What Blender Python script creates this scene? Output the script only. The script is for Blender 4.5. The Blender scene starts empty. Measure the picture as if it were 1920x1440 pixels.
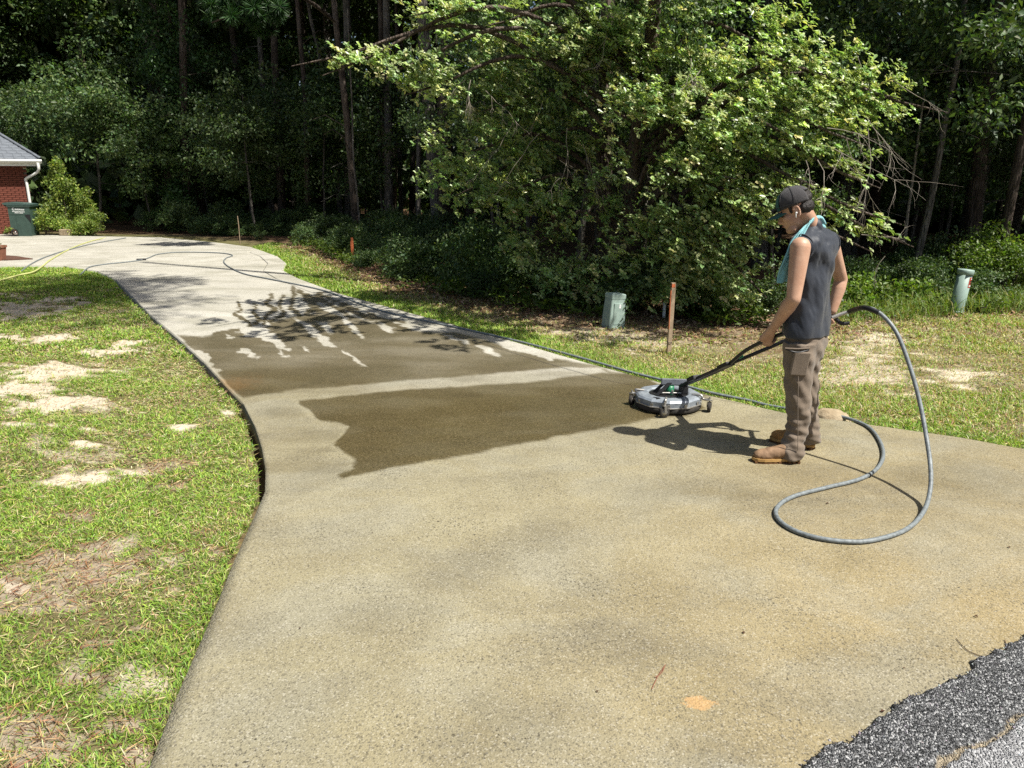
import bpy, bmesh, math, random
import numpy as np
from mathutils import Vector, Matrix

sc = bpy.context.scene
COL = sc.collection
R = math.radians

# ------------------------------------------------------------------ camera, sky, sun, exposure
FPX, CAM_H = 1400.0, 1.76
PITCH = math.atan(385 / FPX)
cam_d = bpy.data.cameras.new('camera')
cam = bpy.data.objects.new('camera', cam_d); COL.objects.link(cam)
cam.location = (0, 0, CAM_H)
cam.rotation_euler = (math.pi / 2 - PITCH, 0, 0)
cam_d.sensor_width = 36.0
cam_d.lens = 36.0 * FPX / 1920.0
cam_d.clip_start = 0.05; cam_d.clip_end = 3000
sc.camera = cam

SUN = Vector((0.86, -0.48, 1.62)).normalized()
SUN_EL = math.asin(SUN.z); SUN_AZ = math.atan2(SUN.x, SUN.y)
world = bpy.data.worlds.new('World'); sc.world = world; world.use_nodes = True
wn = world.node_tree.nodes; wl = world.node_tree.links
wn.clear()
sky = wn.new('ShaderNodeTexSky'); sky.sky_type = 'NISHITA'; sky.sun_disc = False
sky.dust_density = 3.0; sky.sun_elevation = SUN_EL; sky.sun_rotation = SUN_AZ
bgn = wn.new('ShaderNodeBackground'); bgn.inputs['Strength'].default_value = 0.062
wo = wn.new('ShaderNodeOutputWorld')
wl.new(sky.outputs[0], bgn.inputs[0]); wl.new(bgn.outputs[0], wo.inputs[0])
sun_d = bpy.data.lights.new('sun', 'SUN'); sun_d.energy = 5.0; sun_d.angle = R(0.53); sun_d.color = (1.0, 0.965, 0.885)
sun_o = bpy.data.objects.new('sun', sun_d); COL.objects.link(sun_o)
sun_o.location = (20, -10, 40)
sun_o.rotation_euler = SUN.to_track_quat('Z', 'Y').to_euler()
sc.view_settings.view_transform = 'Standard'; sc.view_settings.look = 'None'
sc.view_settings.gamma = 1.0; sc.view_settings.exposure = 0.8
sc.view_settings.use_curve_mapping = False
sc.cycles.max_bounces = 6; sc.cycles.diffuse_bounces = 3; sc.cycles.glossy_bounces = 2
sc.cycles.transmission_bounces = 3; sc.cycles.transparent_max_bounces = 4
sc.cycles.use_denoising = False
sc.cycles.caustics_reflective = False; sc.cycles.caustics_refractive = False

# ------------------------------------------------------------------ picking points of the place
CP, SP = math.cos(PITCH), math.sin(PITCH)
def at(px, py, z=0.0):
    u, v = (px - 960) / FPX, -(py - 720) / FPX
    t = (z - CAM_H) / (-SP + v * CP)
    return Vector((u * t, (CP + v * SP) * t, z))
def W(px, py, Y):
    u, v = (px - 960) / FPX, -(py - 720) / FPX
    t = Y / (CP + v * SP)
    return Vector((u * t, Y, CAM_H + (-SP + v * CP) * t))
def proj(P):
    P = np.asarray(P, float)
    d = P[:, 2] - CAM_H
    c = np.maximum(P[:, 1] * CP - d * SP, 0.05)
    return 960 + FPX * P[:, 0] / c, 720 - FPX * (P[:, 1] * SP + d * CP) / c

# ------------------------------------------------------------------ numpy noise
def _h(ix, iy, iz, s):
    n = (ix.astype(np.int64) * 374761393 + iy.astype(np.int64) * 668265263 + iz.astype(np.int64) * 2147483647 + s * 1274126177) & 0xFFFFFFFF
    n = ((n ^ (n >> 13)) * 1274126177) & 0xFFFFFFFF
    n = ((n ^ (n >> 16)) * 2246822519) & 0xFFFFFFFF
    return ((n ^ (n >> 15)) & 0xFFFFFF) / float(0xFFFFFF)
def vnoise(x, y, z=None, s=0):
    if z is None: z = np.zeros_like(x)
    ix, iy, iz = np.floor(x), np.floor(y), np.floor(z)
    fx, fy, fz = x - ix, y - iy, z - iz
    fx, fy, fz = [f * f * (3 - 2 * f) for f in (fx, fy, fz)]
    r = 0
    for dx in (0, 1):
        for dy in (0, 1):
            for dz in (0, 1):
                w = (fx if dx else 1 - fx) * (fy if dy else 1 - fy) * (fz if dz else 1 - fz)
                r = r + w * _h(ix + dx, iy + dy, iz + dz, s)
    return r
def fbm(x, y, z=None, o=3, s=0):
    a, t, r = 0.5, 0, 0
    for k in range(o):
        f = 2.03 ** k
        r = r + a * vnoise(x * f, y * f, None if z is None else z * f, s + k * 17); t += a; a *= .5
    return r / t
def sstep(a, b, x):
    t = np.clip((x - a) / (b - a), 0, 1); return t * t * (3 - 2 * t)
def sdpoly(px, py, poly):
    P = np.array(poly, float); n = len(P)
    d = np.full(px.shape, 1e9); ins = np.zeros(px.shape, bool)
    for i in range(n):
        ax, ay = P[i]; bx, by = P[(i + 1) % n]
        ex, ey = bx - ax, by - ay
        wx, wy = px - ax, py - ay
        t = np.clip((wx * ex + wy * ey) / (ex * ex + ey * ey + 1e-9), 0, 1)
        d = np.minimum(d, (wx - ex * t) ** 2 + (wy - ey * t) ** 2)
        c = ((ay <= py) != (by <= py)) & (px < (bx - ax) * (py - ay) / ((by - ay) if by != ay else 1e-9) + ax)
        ins ^= c
    d = np.sqrt(d)
    return np.where(ins, -d, d)
def sdline(px, py, pts):
    d = np.full(px.shape, 1e9)
    for (ax, ay), (bx, by) in zip(pts[:-1], pts[1:]):
        ex, ey = bx - ax, by - ay
        wx, wy = px - ax, py - ay
        t = np.clip((wx * ex + wy * ey) / (ex * ex + ey * ey + 1e-9), 0, 1)
        d = np.minimum(d, (wx - ex * t) ** 2 + (wy - ey * t) ** 2)
    return np.sqrt(d)
def smooth_path(pts, n=8):
    P = [Vector(p) for p in pts]; out = []
    for i in range(len(P) - 1):
        p0, p1, p2, p3 = P[max(i - 1, 0)], P[i], P[i + 1], P[min(i + 2, len(P) - 1)]
        for k in range(n):
            t = k / n
            out.append(0.5 * ((2 * p1) + (p2 - p0) * t + (2 * p0 - 5 * p1 + 4 * p2 - p3) * t * t + (3 * p1 - p0 - 3 * p2 + p3) * t ** 3))
    out.append(P[-1]); return out

# ------------------------------------------------------------------ mesh building
def mesh_np(name, V, T=None, Q=None, col=None, smooth=False, dirt=None):
    V = np.asarray(V, np.float32); me = bpy.data.meshes.new(name)
    nt = 0 if T is None else len(T); nq = 0 if Q is None else len(Q)
    me.vertices.add(len(V)); me.vertices.foreach_set('co', V.ravel())
    idx = []; st = []
    if nt: idx.append(np.asarray(T, np.int32).ravel()); st.append(np.arange(nt, dtype=np.int32) * 3)
    if nq: idx.append(np.asarray(Q, np.int32).ravel()); st.append(nt * 3 + np.arange(nq, dtype=np.int32) * 4)
    idx = np.concatenate(idx); st = np.concatenate(st)
    me.loops.add(len(idx)); me.loops.foreach_set('vertex_index', idx)
    me.polygons.add(len(st)); me.polygons.foreach_set('loop_start', st)
    if smooth: me.polygons.foreach_set('use_smooth', np.ones(len(st), bool))
    if col is not None:
        c = np.ones((len(V), 4), np.float32); c[:, :col.shape[1]] = col
        me.color_attributes.new('col', 'FLOAT_COLOR', 'POINT').data.foreach_set('color', c.ravel())
    if dirt is not None:
        d = np.zeros((len(V), 4), np.float32); d[:, 0] = dirt
        me.color_attributes.new('dirt', 'FLOAT_COLOR', 'POINT').data.foreach_set('color', d.ravel())
    me.update(calc_edges=True)
    return me
def link(name, me, mat=None, parent=None, loc=None):
    o = bpy.data.objects.new(name, me); COL.objects.link(o)
    if mat is not None and me is not None and len(me.materials) == 0: me.materials.append(mat)
    if parent is not None: o.parent = parent
    if loc is not None: o.location = loc
    return o
def tag(o, label=None, cat=None, group=None, kind=None):
    if label: o['label'] = label
    if cat: o['category'] = cat
    if group: o['group'] = group
    if kind: o['kind'] = kind
    return o
def empty(name, loc=(0, 0, 0), rz=0.0):
    o = bpy.data.objects.new(name, None); COL.objects.link(o); o.location = loc; o.rotation_euler = (0, 0, rz)
    o.empty_display_size = 0.1
    return o
def thing(name, label, cat, loc=(0, 0, 0), rz=0.0, group=None):
    return tag(empty(name, loc, rz), label, cat, group)
def copy_tree(o, parent=None):
    c = o.copy(); COL.objects.link(c); c.parent = parent
    for ch in list(o.children): copy_tree(ch, c)
    return c

class MB:
    """collects shapes, builds one mesh object"""
    def __init__(s): s.v = []; s.f = []; s.sm = []
    def add(s, V, F, smooth=False):
        b = len(s.v); s.v += [tuple(v) for v in V]; s.f += [tuple(i + b for i in f) for f in F]; s.sm += [smooth] * len(F)
        return s
    def box(s, c, size, M=None, bev=0.0):
        x, y, z = [d / 2 for d in size]; c = Vector(c)
        if bev <= 0:
            V = [Vector((sx * x, sy * y, sz * z)) for sx in (-1, 1) for sy in (-1, 1) for sz in (-1, 1)]
            F = [(0, 1, 3, 2), (4, 6, 7, 5), (0, 4, 5, 1), (2, 3, 7, 6), (0, 2, 6, 4), (1, 5, 7, 3)]
        else:
            bm = bmesh.new(); bmesh.ops.create_cube(bm, size=1)
            for v in bm.verts: v.co = Vector((v.co.x * 2 * x, v.co.y * 2 * y, v.co.z * 2 * z))
            bmesh.ops.bevel(bm, geom=list(bm.edges), offset=bev, segments=2, affect='EDGES', profile=.5)
            bm.verts.index_update(); V = [v.co.copy() for v in bm.verts]; F = [[v.index for v in f.verts] for f in bm.faces]; bm.free()
        if M is not None: V = [M @ v for v in V]
        return s.add([v + c for v in V], F)
    def tube(s, pts, rad, n=10, cap=True, smooth=True):
        P = [Vector(p) for p in pts]; m = len(P)
        rr = [rad] * m if not hasattr(rad, '__len__') else list(rad)
        t0 = (P[1] - P[0]).normalized()
        a = t0.cross(Vector((0, 0, 1)))
        if a.length < 1e-3: a = t0.cross(Vector((1, 0, 0)))
        a.normalize(); V = []
        for i in range(m):
            t = (P[min(i + 1, m - 1)] - P[max(i - 1, 0)])
            t = t.normalized() if t.length > 1e-9 else t0
            a = (a - t * a.dot(t)); a.normalize(); b = t.cross(a)
            for k in range(n):
                an = 2 * math.pi * k / n
                V.append(P[i] + (a * math.cos(an) + b * math.sin(an)) * rr[i])
        F = [(i * n + k, i * n + (k + 1) % n, (i + 1) * n + (k + 1) % n, (i + 1) * n + k) for i in range(m - 1) for k in range(n)]
        s.add(V, F, smooth)
        if cap:
            s.add(V[:n], [tuple(range(n))[::-1]]); s.add(V[-n:], [tuple(range(n))])
        return s
    def lathe(s, prof, n=32, c=(0, 0, 0), M=None, smooth=True):
        c = Vector(c); V = []
        for r, z in prof:
            for k in range(n):
                a = 2 * math.pi * k / n; v = Vector((r * math.cos(a), r * math.sin(a), z))
                V.append((M @ v if M is not None else v) + c)
        m = len(prof)
        F = [(i * n + k, i * n + (k + 1) % n, (i + 1) * n + (k + 1) % n, (i + 1) * n + k) for i in range(m - 1) for k in range(n)]
        return s.add(V, F, smooth)
    def ell(s, c, r, M=None, nu=16, nv=10):
        c = Vector(c); V = []
        for i in range(nv + 1):
            th = math.pi * i / nv
            for k in range(nu):
                a = 2 * math.pi * k / nu
                v = Vector((r[0] * math.sin(th) * math.cos(a), r[1] * math.sin(th) * math.sin(a), r[2] * math.cos(th)))
                V.append((M @ v if M is not None else v) + c)
        F = [(i * nu + k, (i + 1) * nu + k, (i + 1) * nu + (k + 1) % nu, i * nu + (k + 1) % nu) for i in range(nv) for k in range(nu)]
        return s.add(V, F, True)
    def cap(s, p0, p1, r0, r1, n=26):
        """closed tapered capsule"""
        p0, p1 = Vector(p0), Vector(p1); d = (p1 - p0); L = d.length; d.normalize(); pts = []; rr = []
        for k in range(1, 6): a = math.pi / 2 * k / 5; pts.append(p0 - d * r0 * math.cos(a)); rr.append(r0 * math.sin(a))
        for k in range(0, 5): a = math.pi / 2 * k / 5; pts.append(p1 + d * r1 * math.sin(a)); rr.append(r1 * math.cos(a))
        return s.tube(pts, rr, n, True)
    def loft(s, rings, closed=True, smooth=True):
        n = len(rings[0]); V = [p for r in rings for p in r]
        F = [(i * n + k, i * n + (k + 1) % n, (i + 1) * n + (k + 1) % n, (i + 1) * n + k) for i in range(len(rings) - 1) for k in range(n)]
        s.add(V, F, smooth)
        if closed: s.add(rings[0], [tuple(range(n))[::-1]]); s.add(rings[-1], [tuple(range(n))])
        return s
    def prism(s, outline, depth_vec):
        n = len(outline); d = Vector(depth_vec); A = [Vector(p) for p in outline]; B = [p + d for p in A]
        F = [tuple(range(n))[::-1], tuple(range(n, 2 * n))] + [(k, (k + 1) % n, n + (k + 1) % n, n + k) for k in range(n)]
        return s.add(A + B, F)
    def mesh(s, name):
        me = bpy.data.meshes.new(name); me.from_pydata(s.v, [], s.f)
        me.polygons.foreach_set('use_smooth', s.sm); me.update(); return me
    def build(s, name, mat, parent=None, loc=None): return link(name, s.mesh(name), mat, parent, loc)
def remesh(mb, voxel, smooth_it=4, name='m'):
    o = link('tmp', mb.mesh(name))
    m = o.modifiers.new('r', 'REMESH'); m.mode = 'VOXEL'; m.voxel_size = voxel; m.use_smooth_shade = True
    if smooth_it:
        k = o.modifiers.new('s', 'SMOOTH'); k.iterations = smooth_it; k.factor = 0.5
    dg = bpy.context.evaluated_depsgraph_get()
    me = bpy.data.meshes.new_from_object(o.evaluated_get(dg)); bpy.data.objects.remove(o)
    me.name = name; me.materials.clear()
    return me
def displace(me, fn):
    n = len(me.vertices); co = np.empty(n * 3, np.float32); no = np.empty(n * 3, np.float32)
    me.vertices.foreach_get('co', co); me.vertex_normals.foreach_get('vector', no)
    co = co.reshape(-1, 3); no = no.reshape(-1, 3)
    co = co + no * fn(co.astype(float))[:, None]
    me.vertices.foreach_set('co', co.astype(np.float32).ravel()); me.update()

def leaves(name, P, D, N, L, Wd, col, shape='kite', fold=0.15):
    """P base, D direction, N up normal, L length, Wd width arrays -> mesh of folded leaves"""
    S = np.cross(D, N); S /= np.linalg.norm(S, axis=1)[:, None] + 1e-9
    N = np.cross(S, D)
    f = {'kite': .5, 'spat': .74, 'wide': .42}[shape]
    L1 = L[:, None]; W1 = Wd[:, None]
    V = np.empty((len(P), 4, 3), np.float32)
    V[:, 0] = P
    V[:, 1] = P + D * L1 * f + S * W1 * .5 + N * W1 * fold
    V[:, 2] = P + D * L1 - N * L1 * .08
    V[:, 3] = P + D * L1 * f - S * W1 * .5 + N * W1 * fold
    b = np.arange(len(P), dtype=np.int32) * 4
    T = np.stack([np.stack([b, b + 1, b + 2], 1), np.stack([b, b + 2, b + 3], 1)], 1).reshape(-1, 3)
    return mesh_np(name, V.reshape(-1, 3), T=T, col=np.repeat(col, 4, 0))
def unit(v): return v / (np.linalg.norm(v, axis=1)[:, None] + 1e-9)
def rnd(n, rng): return unit(rng.normal(size=(n, 3)))
def pal(n, rng, cols, jit=.25):
    c = np.array(cols)[rng.integers(0, len(cols), n)]
    return c * (1 + jit * (rng.random((n, 1)) * 2 - 1)) * (1 + .12 * (rng.random((n, 3)) * 2 - 1))

# ------------------------------------------------------------------ materials
def new_mat(name):
    m = bpy.data.materials.new(name); m.use_nodes = True
    nt = m.node_tree; nt.nodes.clear()
    out = nt.nodes.new('ShaderNodeOutputMaterial'); b = nt.nodes.new('ShaderNodeBsdfPrincipled')
    nt.links.new(b.outputs[0], out.inputs[0])
    return m, nt, b, out
class G:
    """tiny node-graph helper"""
    def __init__(s, nt): s.nt = nt
    def n(s, t, **k):
        x = s.nt.nodes.new(t)
        for a, v in k.items(): setattr(x, a, v)
        return x
    def l(s, a, b): s.nt.links.new(a, b)
    def coord(s):
        return s.n('ShaderNodeTexCoord').outputs['Object']
    def noise(s, vec, scale, detail=4, rough=.55, dist=0):
        x = s.n('ShaderNodeTexNoise'); x.inputs['Scale'].default_value = scale; x.inputs['Detail'].default_value = detail
        x.inputs['Roughness'].default_value = rough; x.inputs['Distortion'].default_value = dist
        if vec is not None: s.l(vec, x.inputs['Vector'])
        return x.outputs['Fac']
    def voro(s, vec, scale, feature='F1', out='Distance'):
        x = s.n('ShaderNodeTexVoronoi'); x.feature = feature; x.inputs['Scale'].default_value = scale
        if vec is not None: s.l(vec, x.inputs['Vector'])
        return x.outputs[out]
    def ramp(s, fac, stops):
        x = s.n('ShaderNodeValToRGB'); e = x.color_ramp.elements
        while len(e) > 1: e.remove(e[-1])
        e[0].position = stops[0][0]; e[0].color = stops[0][1] if len(stops[0][1]) == 4 else (*stops[0][1], 1)
        for p, c in stops[1:]:
            q = e.new(p); q.color = c if len(c) == 4 else (*c, 1)
        s.l(fac, x.inputs[0]); return x.outputs[0]
    def map(s, v, a, b, c=0., d=1.):
        x = s.n('ShaderNodeMapRange'); x.inputs[1].default_value = a; x.inputs[2].default_value = b
        x.inputs[3].default_value = c; x.inputs[4].default_value = d; s.l(v, x.inputs[0]); return x.outputs[0]
    def math(s, op, a, b=None):
        x = s.n('ShaderNodeMath', operation=op)
        for i, v in enumerate((a, b)):
            if v is None: continue
            if isinstance(v, (int, float)): x.inputs[i].default_value = v
            else: s.l(v, x.inputs[i])
        return x.outputs[0]
    def mix(s, fac, a, b, mode='MIX'):
        x = s.n('ShaderNodeMix', data_type='RGBA', blend_type=mode)
        for i, v in ((0, fac), (6, a), (7, b)):
            if isinstance(v, (int, float)): x.inputs[i].default_value = v
            elif isinstance(v, tuple): x.inputs[i].default_value = v if len(v) == 4 else (*v, 1)
            else: s.l(v, x.inputs[i])
        return x.outputs[2]
    def bump(s, h, strength, dist, normal=None):
        x = s.n('ShaderNodeBump'); x.inputs['Strength'].default_value = strength; x.inputs['Distance'].default_value = dist
        s.l(h, x.inputs['Height'])
        if normal is not None: s.l(normal, x.inputs['Normal'])
        return x.outputs[0]
    def attr(s, name='col'):
        return s.n('ShaderNodeAttribute', attribute_name=name)
    def stretch(s, vec, sx, sy, sz):
        x = s.n('ShaderNodeMapping'); x.inputs['Scale'].default_value = (sx, sy, sz); s.l(vec, x.inputs['Vector']); return x.outputs[0]

def pm(name, c, c2=None, rough=.6, metal=0., scale=20, bump=0., bscale=None, spec=.4, bdist=.004, detail=5):
    """plain surface whose colour wanders between two tones, with fine relief"""
    m, nt, b, out = new_mat(name); g = G(nt); v = g.coord()
    c2 = c2 or tuple(x * .75 for x in c)
    f = g.noise(v, scale, detail)
    g.l(g.ramp(f, [(.32, c2), (.68, c)]), b.inputs['Base Color'])
    g.l(g.map(f, .2, .8, min(rough + .12, 1), max(rough - .08, 0)), b.inputs['Roughness'])
    b.inputs['Metallic'].default_value = metal; b.inputs['Specular IOR Level'].default_value = spec
    if bump: g.l(g.bump(g.noise(v, bscale or scale * 4, 6), bump, bdist), b.inputs['Normal'])
    return m
def leaf_mat(name, gain=1.0, trans=.3, rough=.45, rvar=.35, spec=.45):
    m, nt, b, out = new_mat(name); g = G(nt)
    a = g.attr('col').outputs['Color']
    oi = g.n('ShaderNodeObjectInfo').outputs['Random']
    k = g.map(oi, 0, 1, gain * (1 - rvar / 2), gain * (1 + rvar / 2))
    cc = g.n('ShaderNodeVectorMath', operation='SCALE'); g.l(a, cc.inputs[0]); g.l(k, cc.inputs['Scale'])
    g.l(cc.outputs[0], b.inputs['Base Color'])
    b.inputs['Roughness'].default_value = rough; b.inputs['Specular IOR Level'].default_value = spec
    if trans > 0:
        t = g.n('ShaderNodeBsdfTranslucent'); h = g.mix(1.0, cc.outputs[0], (1.35, 1.5, .55), 'MULTIPLY'); g.l(h, t.inputs[0])
        mx = g.n('ShaderNodeMixShader'); mx.inputs[0].default_value = trans
        g.l(b.outputs[0], mx.inputs[1]); g.l(t.outputs[0], mx.inputs[2]); g.l(mx.outputs[0], out.inputs[0])
    return m
def bark_mat(name, c1, c2):
    m, nt, b, out = new_mat(name); g = G(nt); v = g.coord()
    s = g.stretch(v, 1, 1, .22)
    f = g.voro(s, 22, 'DISTANCE_TO_EDGE'); n = g.noise(s, 14, 6, .65)
    h = g.math('ADD', g.map(f, 0, .25), n)
    col = g.mix(g.map(n, .35, .65), c1, c2)
    col = g.mix(g.map(g.noise(v, 1.3, 3), .5, .62), col, tuple(x * .9 + .02 for x in c2))
    g.l(col, b.inputs['Base Color'])
    g.l(g.bump(h, 1.0, .025), b.inputs['Normal']); b.inputs['Roughness'].default_value = .9; b.inputs['Specular IOR Level'].default_value = .15
    return m

def make_concrete():
    m, nt, b, out = new_mat('broom_concrete'); g = G(nt); v = g.coord()
    A = g.attr('col'); sep = g.n('ShaderNodeSeparateColor'); g.l(A.outputs['Color'], sep.inputs[0])
    wet, warm, clean = sep.outputs[0], sep.outputs[1], sep.outputs[2]
    stain = A.outputs['Alpha']
    big = g.noise(v, .55, 5, .6); mid = g.noise(v, 2.6, 6, .65, .4); fine = g.noise(v, 26, 5, .7); grit = g.noise(v, 150, 3, .7)
    st = g.noise(g.stretch(v, .9, 1.5, 1), 1.5, 6, .62, .5)
    base = g.mix(g.map(mid, .3, .7), (.235, .205, .125), (.295, .265, .17))
    base = g.mix(g.map(warm, 0, 1), base, g.mix(g.map(mid, .35, .65), (.255, .20, .10), (.31, .25, .14)))
    base = g.mix(g.map(clean, 0, 1), base, g.mix(g.map(st, .3, .7), (.37, .35, .295), (.52, .50, .44)))
    # mildew and tyre dirt: patches with a shape of their own
    dirt = g.math('MULTIPLY', g.map(st, .44, .64), g.map(big, .40, .56))
    base = g.mix(g.math('MULTIPLY', dirt, g.map(clean, 0, 1, .5, .3)), base, (.125, .112, .08))
    grey = g.map(g.noise(g.stretch(v, 1, 1.6, 1), .9, 5, .6, .6), .46, .62)
    base = g.mix(g.math('MULTIPLY', grey, .55), base, g.mix(g.map(mid, .3, .7), (.21, .20, .15), (.30, .285, .22)))
    dsep = g.n('ShaderNodeSeparateColor'); g.l(g.attr('dirt').outputs['Color'], dsep.inputs[0]); dk = g.math('MULTIPLY', dsep.outputs[0], g.map(mid, .3, .65, .4, 1.1))
    base = g.mix(g.math('MULTIPLY', dk, g.map(fine, .35, .65, .1, .6)), base, (.115, .10, .07))
    pit = g.noise(g.stretch(v, 1, .8, 1), 75, 3, .6)
    spots = g.math('MULTIPLY', g.map(pit, .57, .65), g.math('MAXIMUM', g.map(g.noise(v, 1.9, 5, .6), .45, .63), dk))
    base = g.mix(g.math('MULTIPLY', spots, g.map(clean, 0, 1, .95, .2)), base, (.035, .03, .022))
    # aggregate
    vo = g.voro(v, 175, 'F1', 'Color'); sv = g.n('ShaderNodeSeparateColor'); g.l(vo, sv.inputs[0])
    base = g.mix(g.map(sv.outputs[0], .8, .97, 0, .30), base, (.56, .53, .45))
    base = g.mix(g.map(sv.outputs[1], .76, .95, 0, .62), base, (.085, .075, .055))
    base = g.mix(g.map(grit, .3, .7, 0, .35), base, g.mix(1., base, (.62, .6, .56), 'MULTIPLY'))
    base = g.mix(g.math('MULTIPLY', stain, .7), base, (.42, .22, .08))
    ds = g.n('ShaderNodeVectorMath', operation='DISTANCE'); g.l(g.stretch(v, .8, 1, 1), ds.inputs[0]); ds.inputs[1].default_value = (at(1310, 1318).x * .8, at(1310, 1318).y, 0)
    ps = g.math('ADD', ds.outputs['Value'], g.math('ADD', g.map(g.noise(v, 22, 5, .7), .2, .8, -.035, .035), g.map(g.noise(v, 120, 3, .7), .2, .8, -.012, .012)))
    base = g.mix(g.map(ps, .030, .040, .55, 0), base, (.46, .27, .11))
    # wet film: darker and glossier
    wd = g.mix(1., base, (.345, .305, .22), 'MULTIPLY')
    wd = g.mix(g.map(sv.outputs[2], .82, .95, 0, .35), wd, (.26, .20, .11))
    wn_ = g.map(wet, 0., 1.)
    col = g.mix(wn_, base, wd); g.l(col, b.inputs['Base Color'])
    g.l(g.math('SUBTRACT', g.map(wn_, 0, 1, .9, .22), g.math('MULTIPLY', g.map(mid, .45, .7), g.math('MULTIPLY', wn_, .1))), b.inputs['Roughness'])
    g.l(g.map(wn_, 0, 1, .25, .5), b.inputs['Specular IOR Level'])
    hh = g.math('ADD', g.math('MULTIPLY', g.map(g.voro(v, 120), 0, .6), .6), grit)
    hh = g.math('ADD', hh, g.math('MULTIPLY', fine, .8))
    bp = g.n('ShaderNodeBump'); bp.inputs['Distance'].default_value = .006; g.l(hh, bp.inputs['Height'])
    g.l(g.map(wn_, 0, 1, .55, .35), bp.inputs['Strength']); g.l(bp.outputs[0], b.inputs['Normal'])
    return m
def make_soil():
    m, nt, b, out = new_mat('lawn_soil'); g = G(nt); v = g.coord()
    sep = g.n('ShaderNodeSeparateColor'); g.l(g.attr('col').outputs['Color'], sep.inputs[0])
    sand, litter, green = sep.outputs[0], sep.outputs[1], sep.outputs[2]
    n1 = g.noise(v, 9, 6, .7); n2 = g.noise(v, 60, 4, .7); n3 = g.noise(v, 1.6, 4)
    soil = g.mix(g.map(n1, .35, .65), (.105, .078, .045), (.19, .145, .085))
    soil = g.mix(g.map(green, 0, 1, 0, .6), soil, g.mix(n1, (.06, .075, .02), (.11, .12, .035)))
    sandc = g.mix(g.map(n2, .3, .7), (.40, .34, .25), (.57, .51, .40))
    sandc = g.mix(g.map(n1, .55, .75), sandc, (.28, .215, .14))
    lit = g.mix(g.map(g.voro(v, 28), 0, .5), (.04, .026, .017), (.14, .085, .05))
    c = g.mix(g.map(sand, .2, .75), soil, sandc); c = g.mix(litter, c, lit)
    g.l(c, b.inputs['Base Color']); b.inputs['Roughness'].default_value = .95; b.inputs['Specular IOR Level'].default_value = .1
    g.l(g.bump(g.math('ADD', n1, g.math('MULTIPLY', n2, .5)), .8, .02), b.inputs['Normal'])
    return m
def make_asphalt():
    m, nt, b, out = new_mat('asphalt'); g = G(nt); v = g.coord()
    sep = g.n('ShaderNodeSeparateColor'); g.l(g.attr('col').outputs['Color'], sep.inputs[0])
    old, sand = sep.outputs[0], sep.outputs[1]
    vc = g.voro(v, 150, 'F1', 'Color'); sv = g.n('ShaderNodeSeparateColor'); g.l(vc, sv.inputs[0]); vd = g.voro(v, 150)
    c = g.mix(g.map(sv.outputs[0], .2, .95), (.026, .027, .028), (.19, .192, .195))
    c = g.mix(g.map(sv.outputs[1], .78, .9), c, (.40, .40, .40))
    c = g.mix(g.map(old, 0, 1, 0, .7), c, g.mix(g.map(sv.outputs[2], .2, .9), (.22, .22, .225), (.55, .55, .56)))
    c = g.mix(g.map(sand, .3, .7), c, g.mix(g.noise(v, 40, 4), (.22, .18, .12), (.40, .34, .25)))
    g.l(c, b.inputs['Base Color']); b.inputs['Roughness'].default_value = .82; b.inputs['Specular IOR Level'].default_value = .3
    g.l(g.bump(g.math('SUBTRACT', 1., g.map(vd, 0, .7)), 1., .012), b.inputs['Normal'])
    return m
def make_weave(name, c, c2, freq, rough=.85, bump=.3):
    m, nt, b, out = new_mat(name); g = G(nt); v = g.coord()
    f = g.noise(v, 9, 5); fine = g.noise(v, freq, 2)
    g.l(g.mix(g.map(f, .3, .7), c, c2), b.inputs['Base Color']); b.inputs['Roughness'].default_value = rough
    b.inputs['Specular IOR Level'].default_value = .25; b.inputs['Sheen Weight'].default_value = .15
    g.l(g.bump(g.math('ADD', fine, g.math('MULTIPLY', g.noise(v, 30, 4), .8)), bump, .004), b.inputs['Normal'])
    return m
def make_skin():
    m, nt, b, out = new_mat('skin'); g = G(nt); v = g.coord()
    f = g.noise(v, 18, 5); f2 = g.noise(v, 160, 3)
    c = g.mix(g.map(f, .35, .65), (.40, .225, .145), (.48, .29, .195)); c = g.mix(g.map(g.noise(v, 45, 4), .55, .75, 0, .3), c, (.40, .17, .10))
    g.l(c, b.inputs['Base Color']); b.inputs['Roughness'].default_value = .5; b.inputs['Specular IOR Level'].default_value = .4
    b.inputs['Sheen Weight'].default_value = .08
    g.l(g.bump(f2, .12, .002), b.inputs['Normal'])
    return m

M = {}
M['concrete'] = make_concrete(); M['soil'] = make_soil(); M['asphalt'] = make_asphalt()
M['leaf'] = leaf_mat('tree_leaves', 1.08, .28, .5, .6, .4)
M['oak_leaf'] = leaf_mat('oak_leaves', 1.0, .28, .36, .3, .6)
M['leaf_spring'] = leaf_mat('fresh_leaves', 1.0, .4, .5, .3)
M['grass'] = leaf_mat('grass_blades', 1.0, .3, .55, .2, .3)
M['litter'] = leaf_mat('dead_leaves', 1.0, .1, .8, .2, .2)
M['needles'] = leaf_mat('pine_needles', 1.0, .2, .5, .2)
M['bark'] = bark_mat('bark_brown', (.045, .034, .027), (.13, .10, .08))
M['bark_grey'] = bark_mat('bark_grey', (.07, .063, .055), (.19, .17, .148))
M['twig'] = pm('dead_twigs', (.34, .30, .25), (.18, .15, .12), .9, scale=8)
M['skin'] = make_skin()
M['shirt'] = make_weave('shirt_knit', (.020, .024, .034), (.031, .036, .047), 700, .5, .2)
M['trouser'] = make_weave('trouser_canvas', (.145, .112, .082), (.195, .153, .116), 500, .9, .4)
M['towel'] = make_weave('towel_terry', (.16, .40, .44), (.26, .53, .56), 420, .95, .9)
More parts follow.
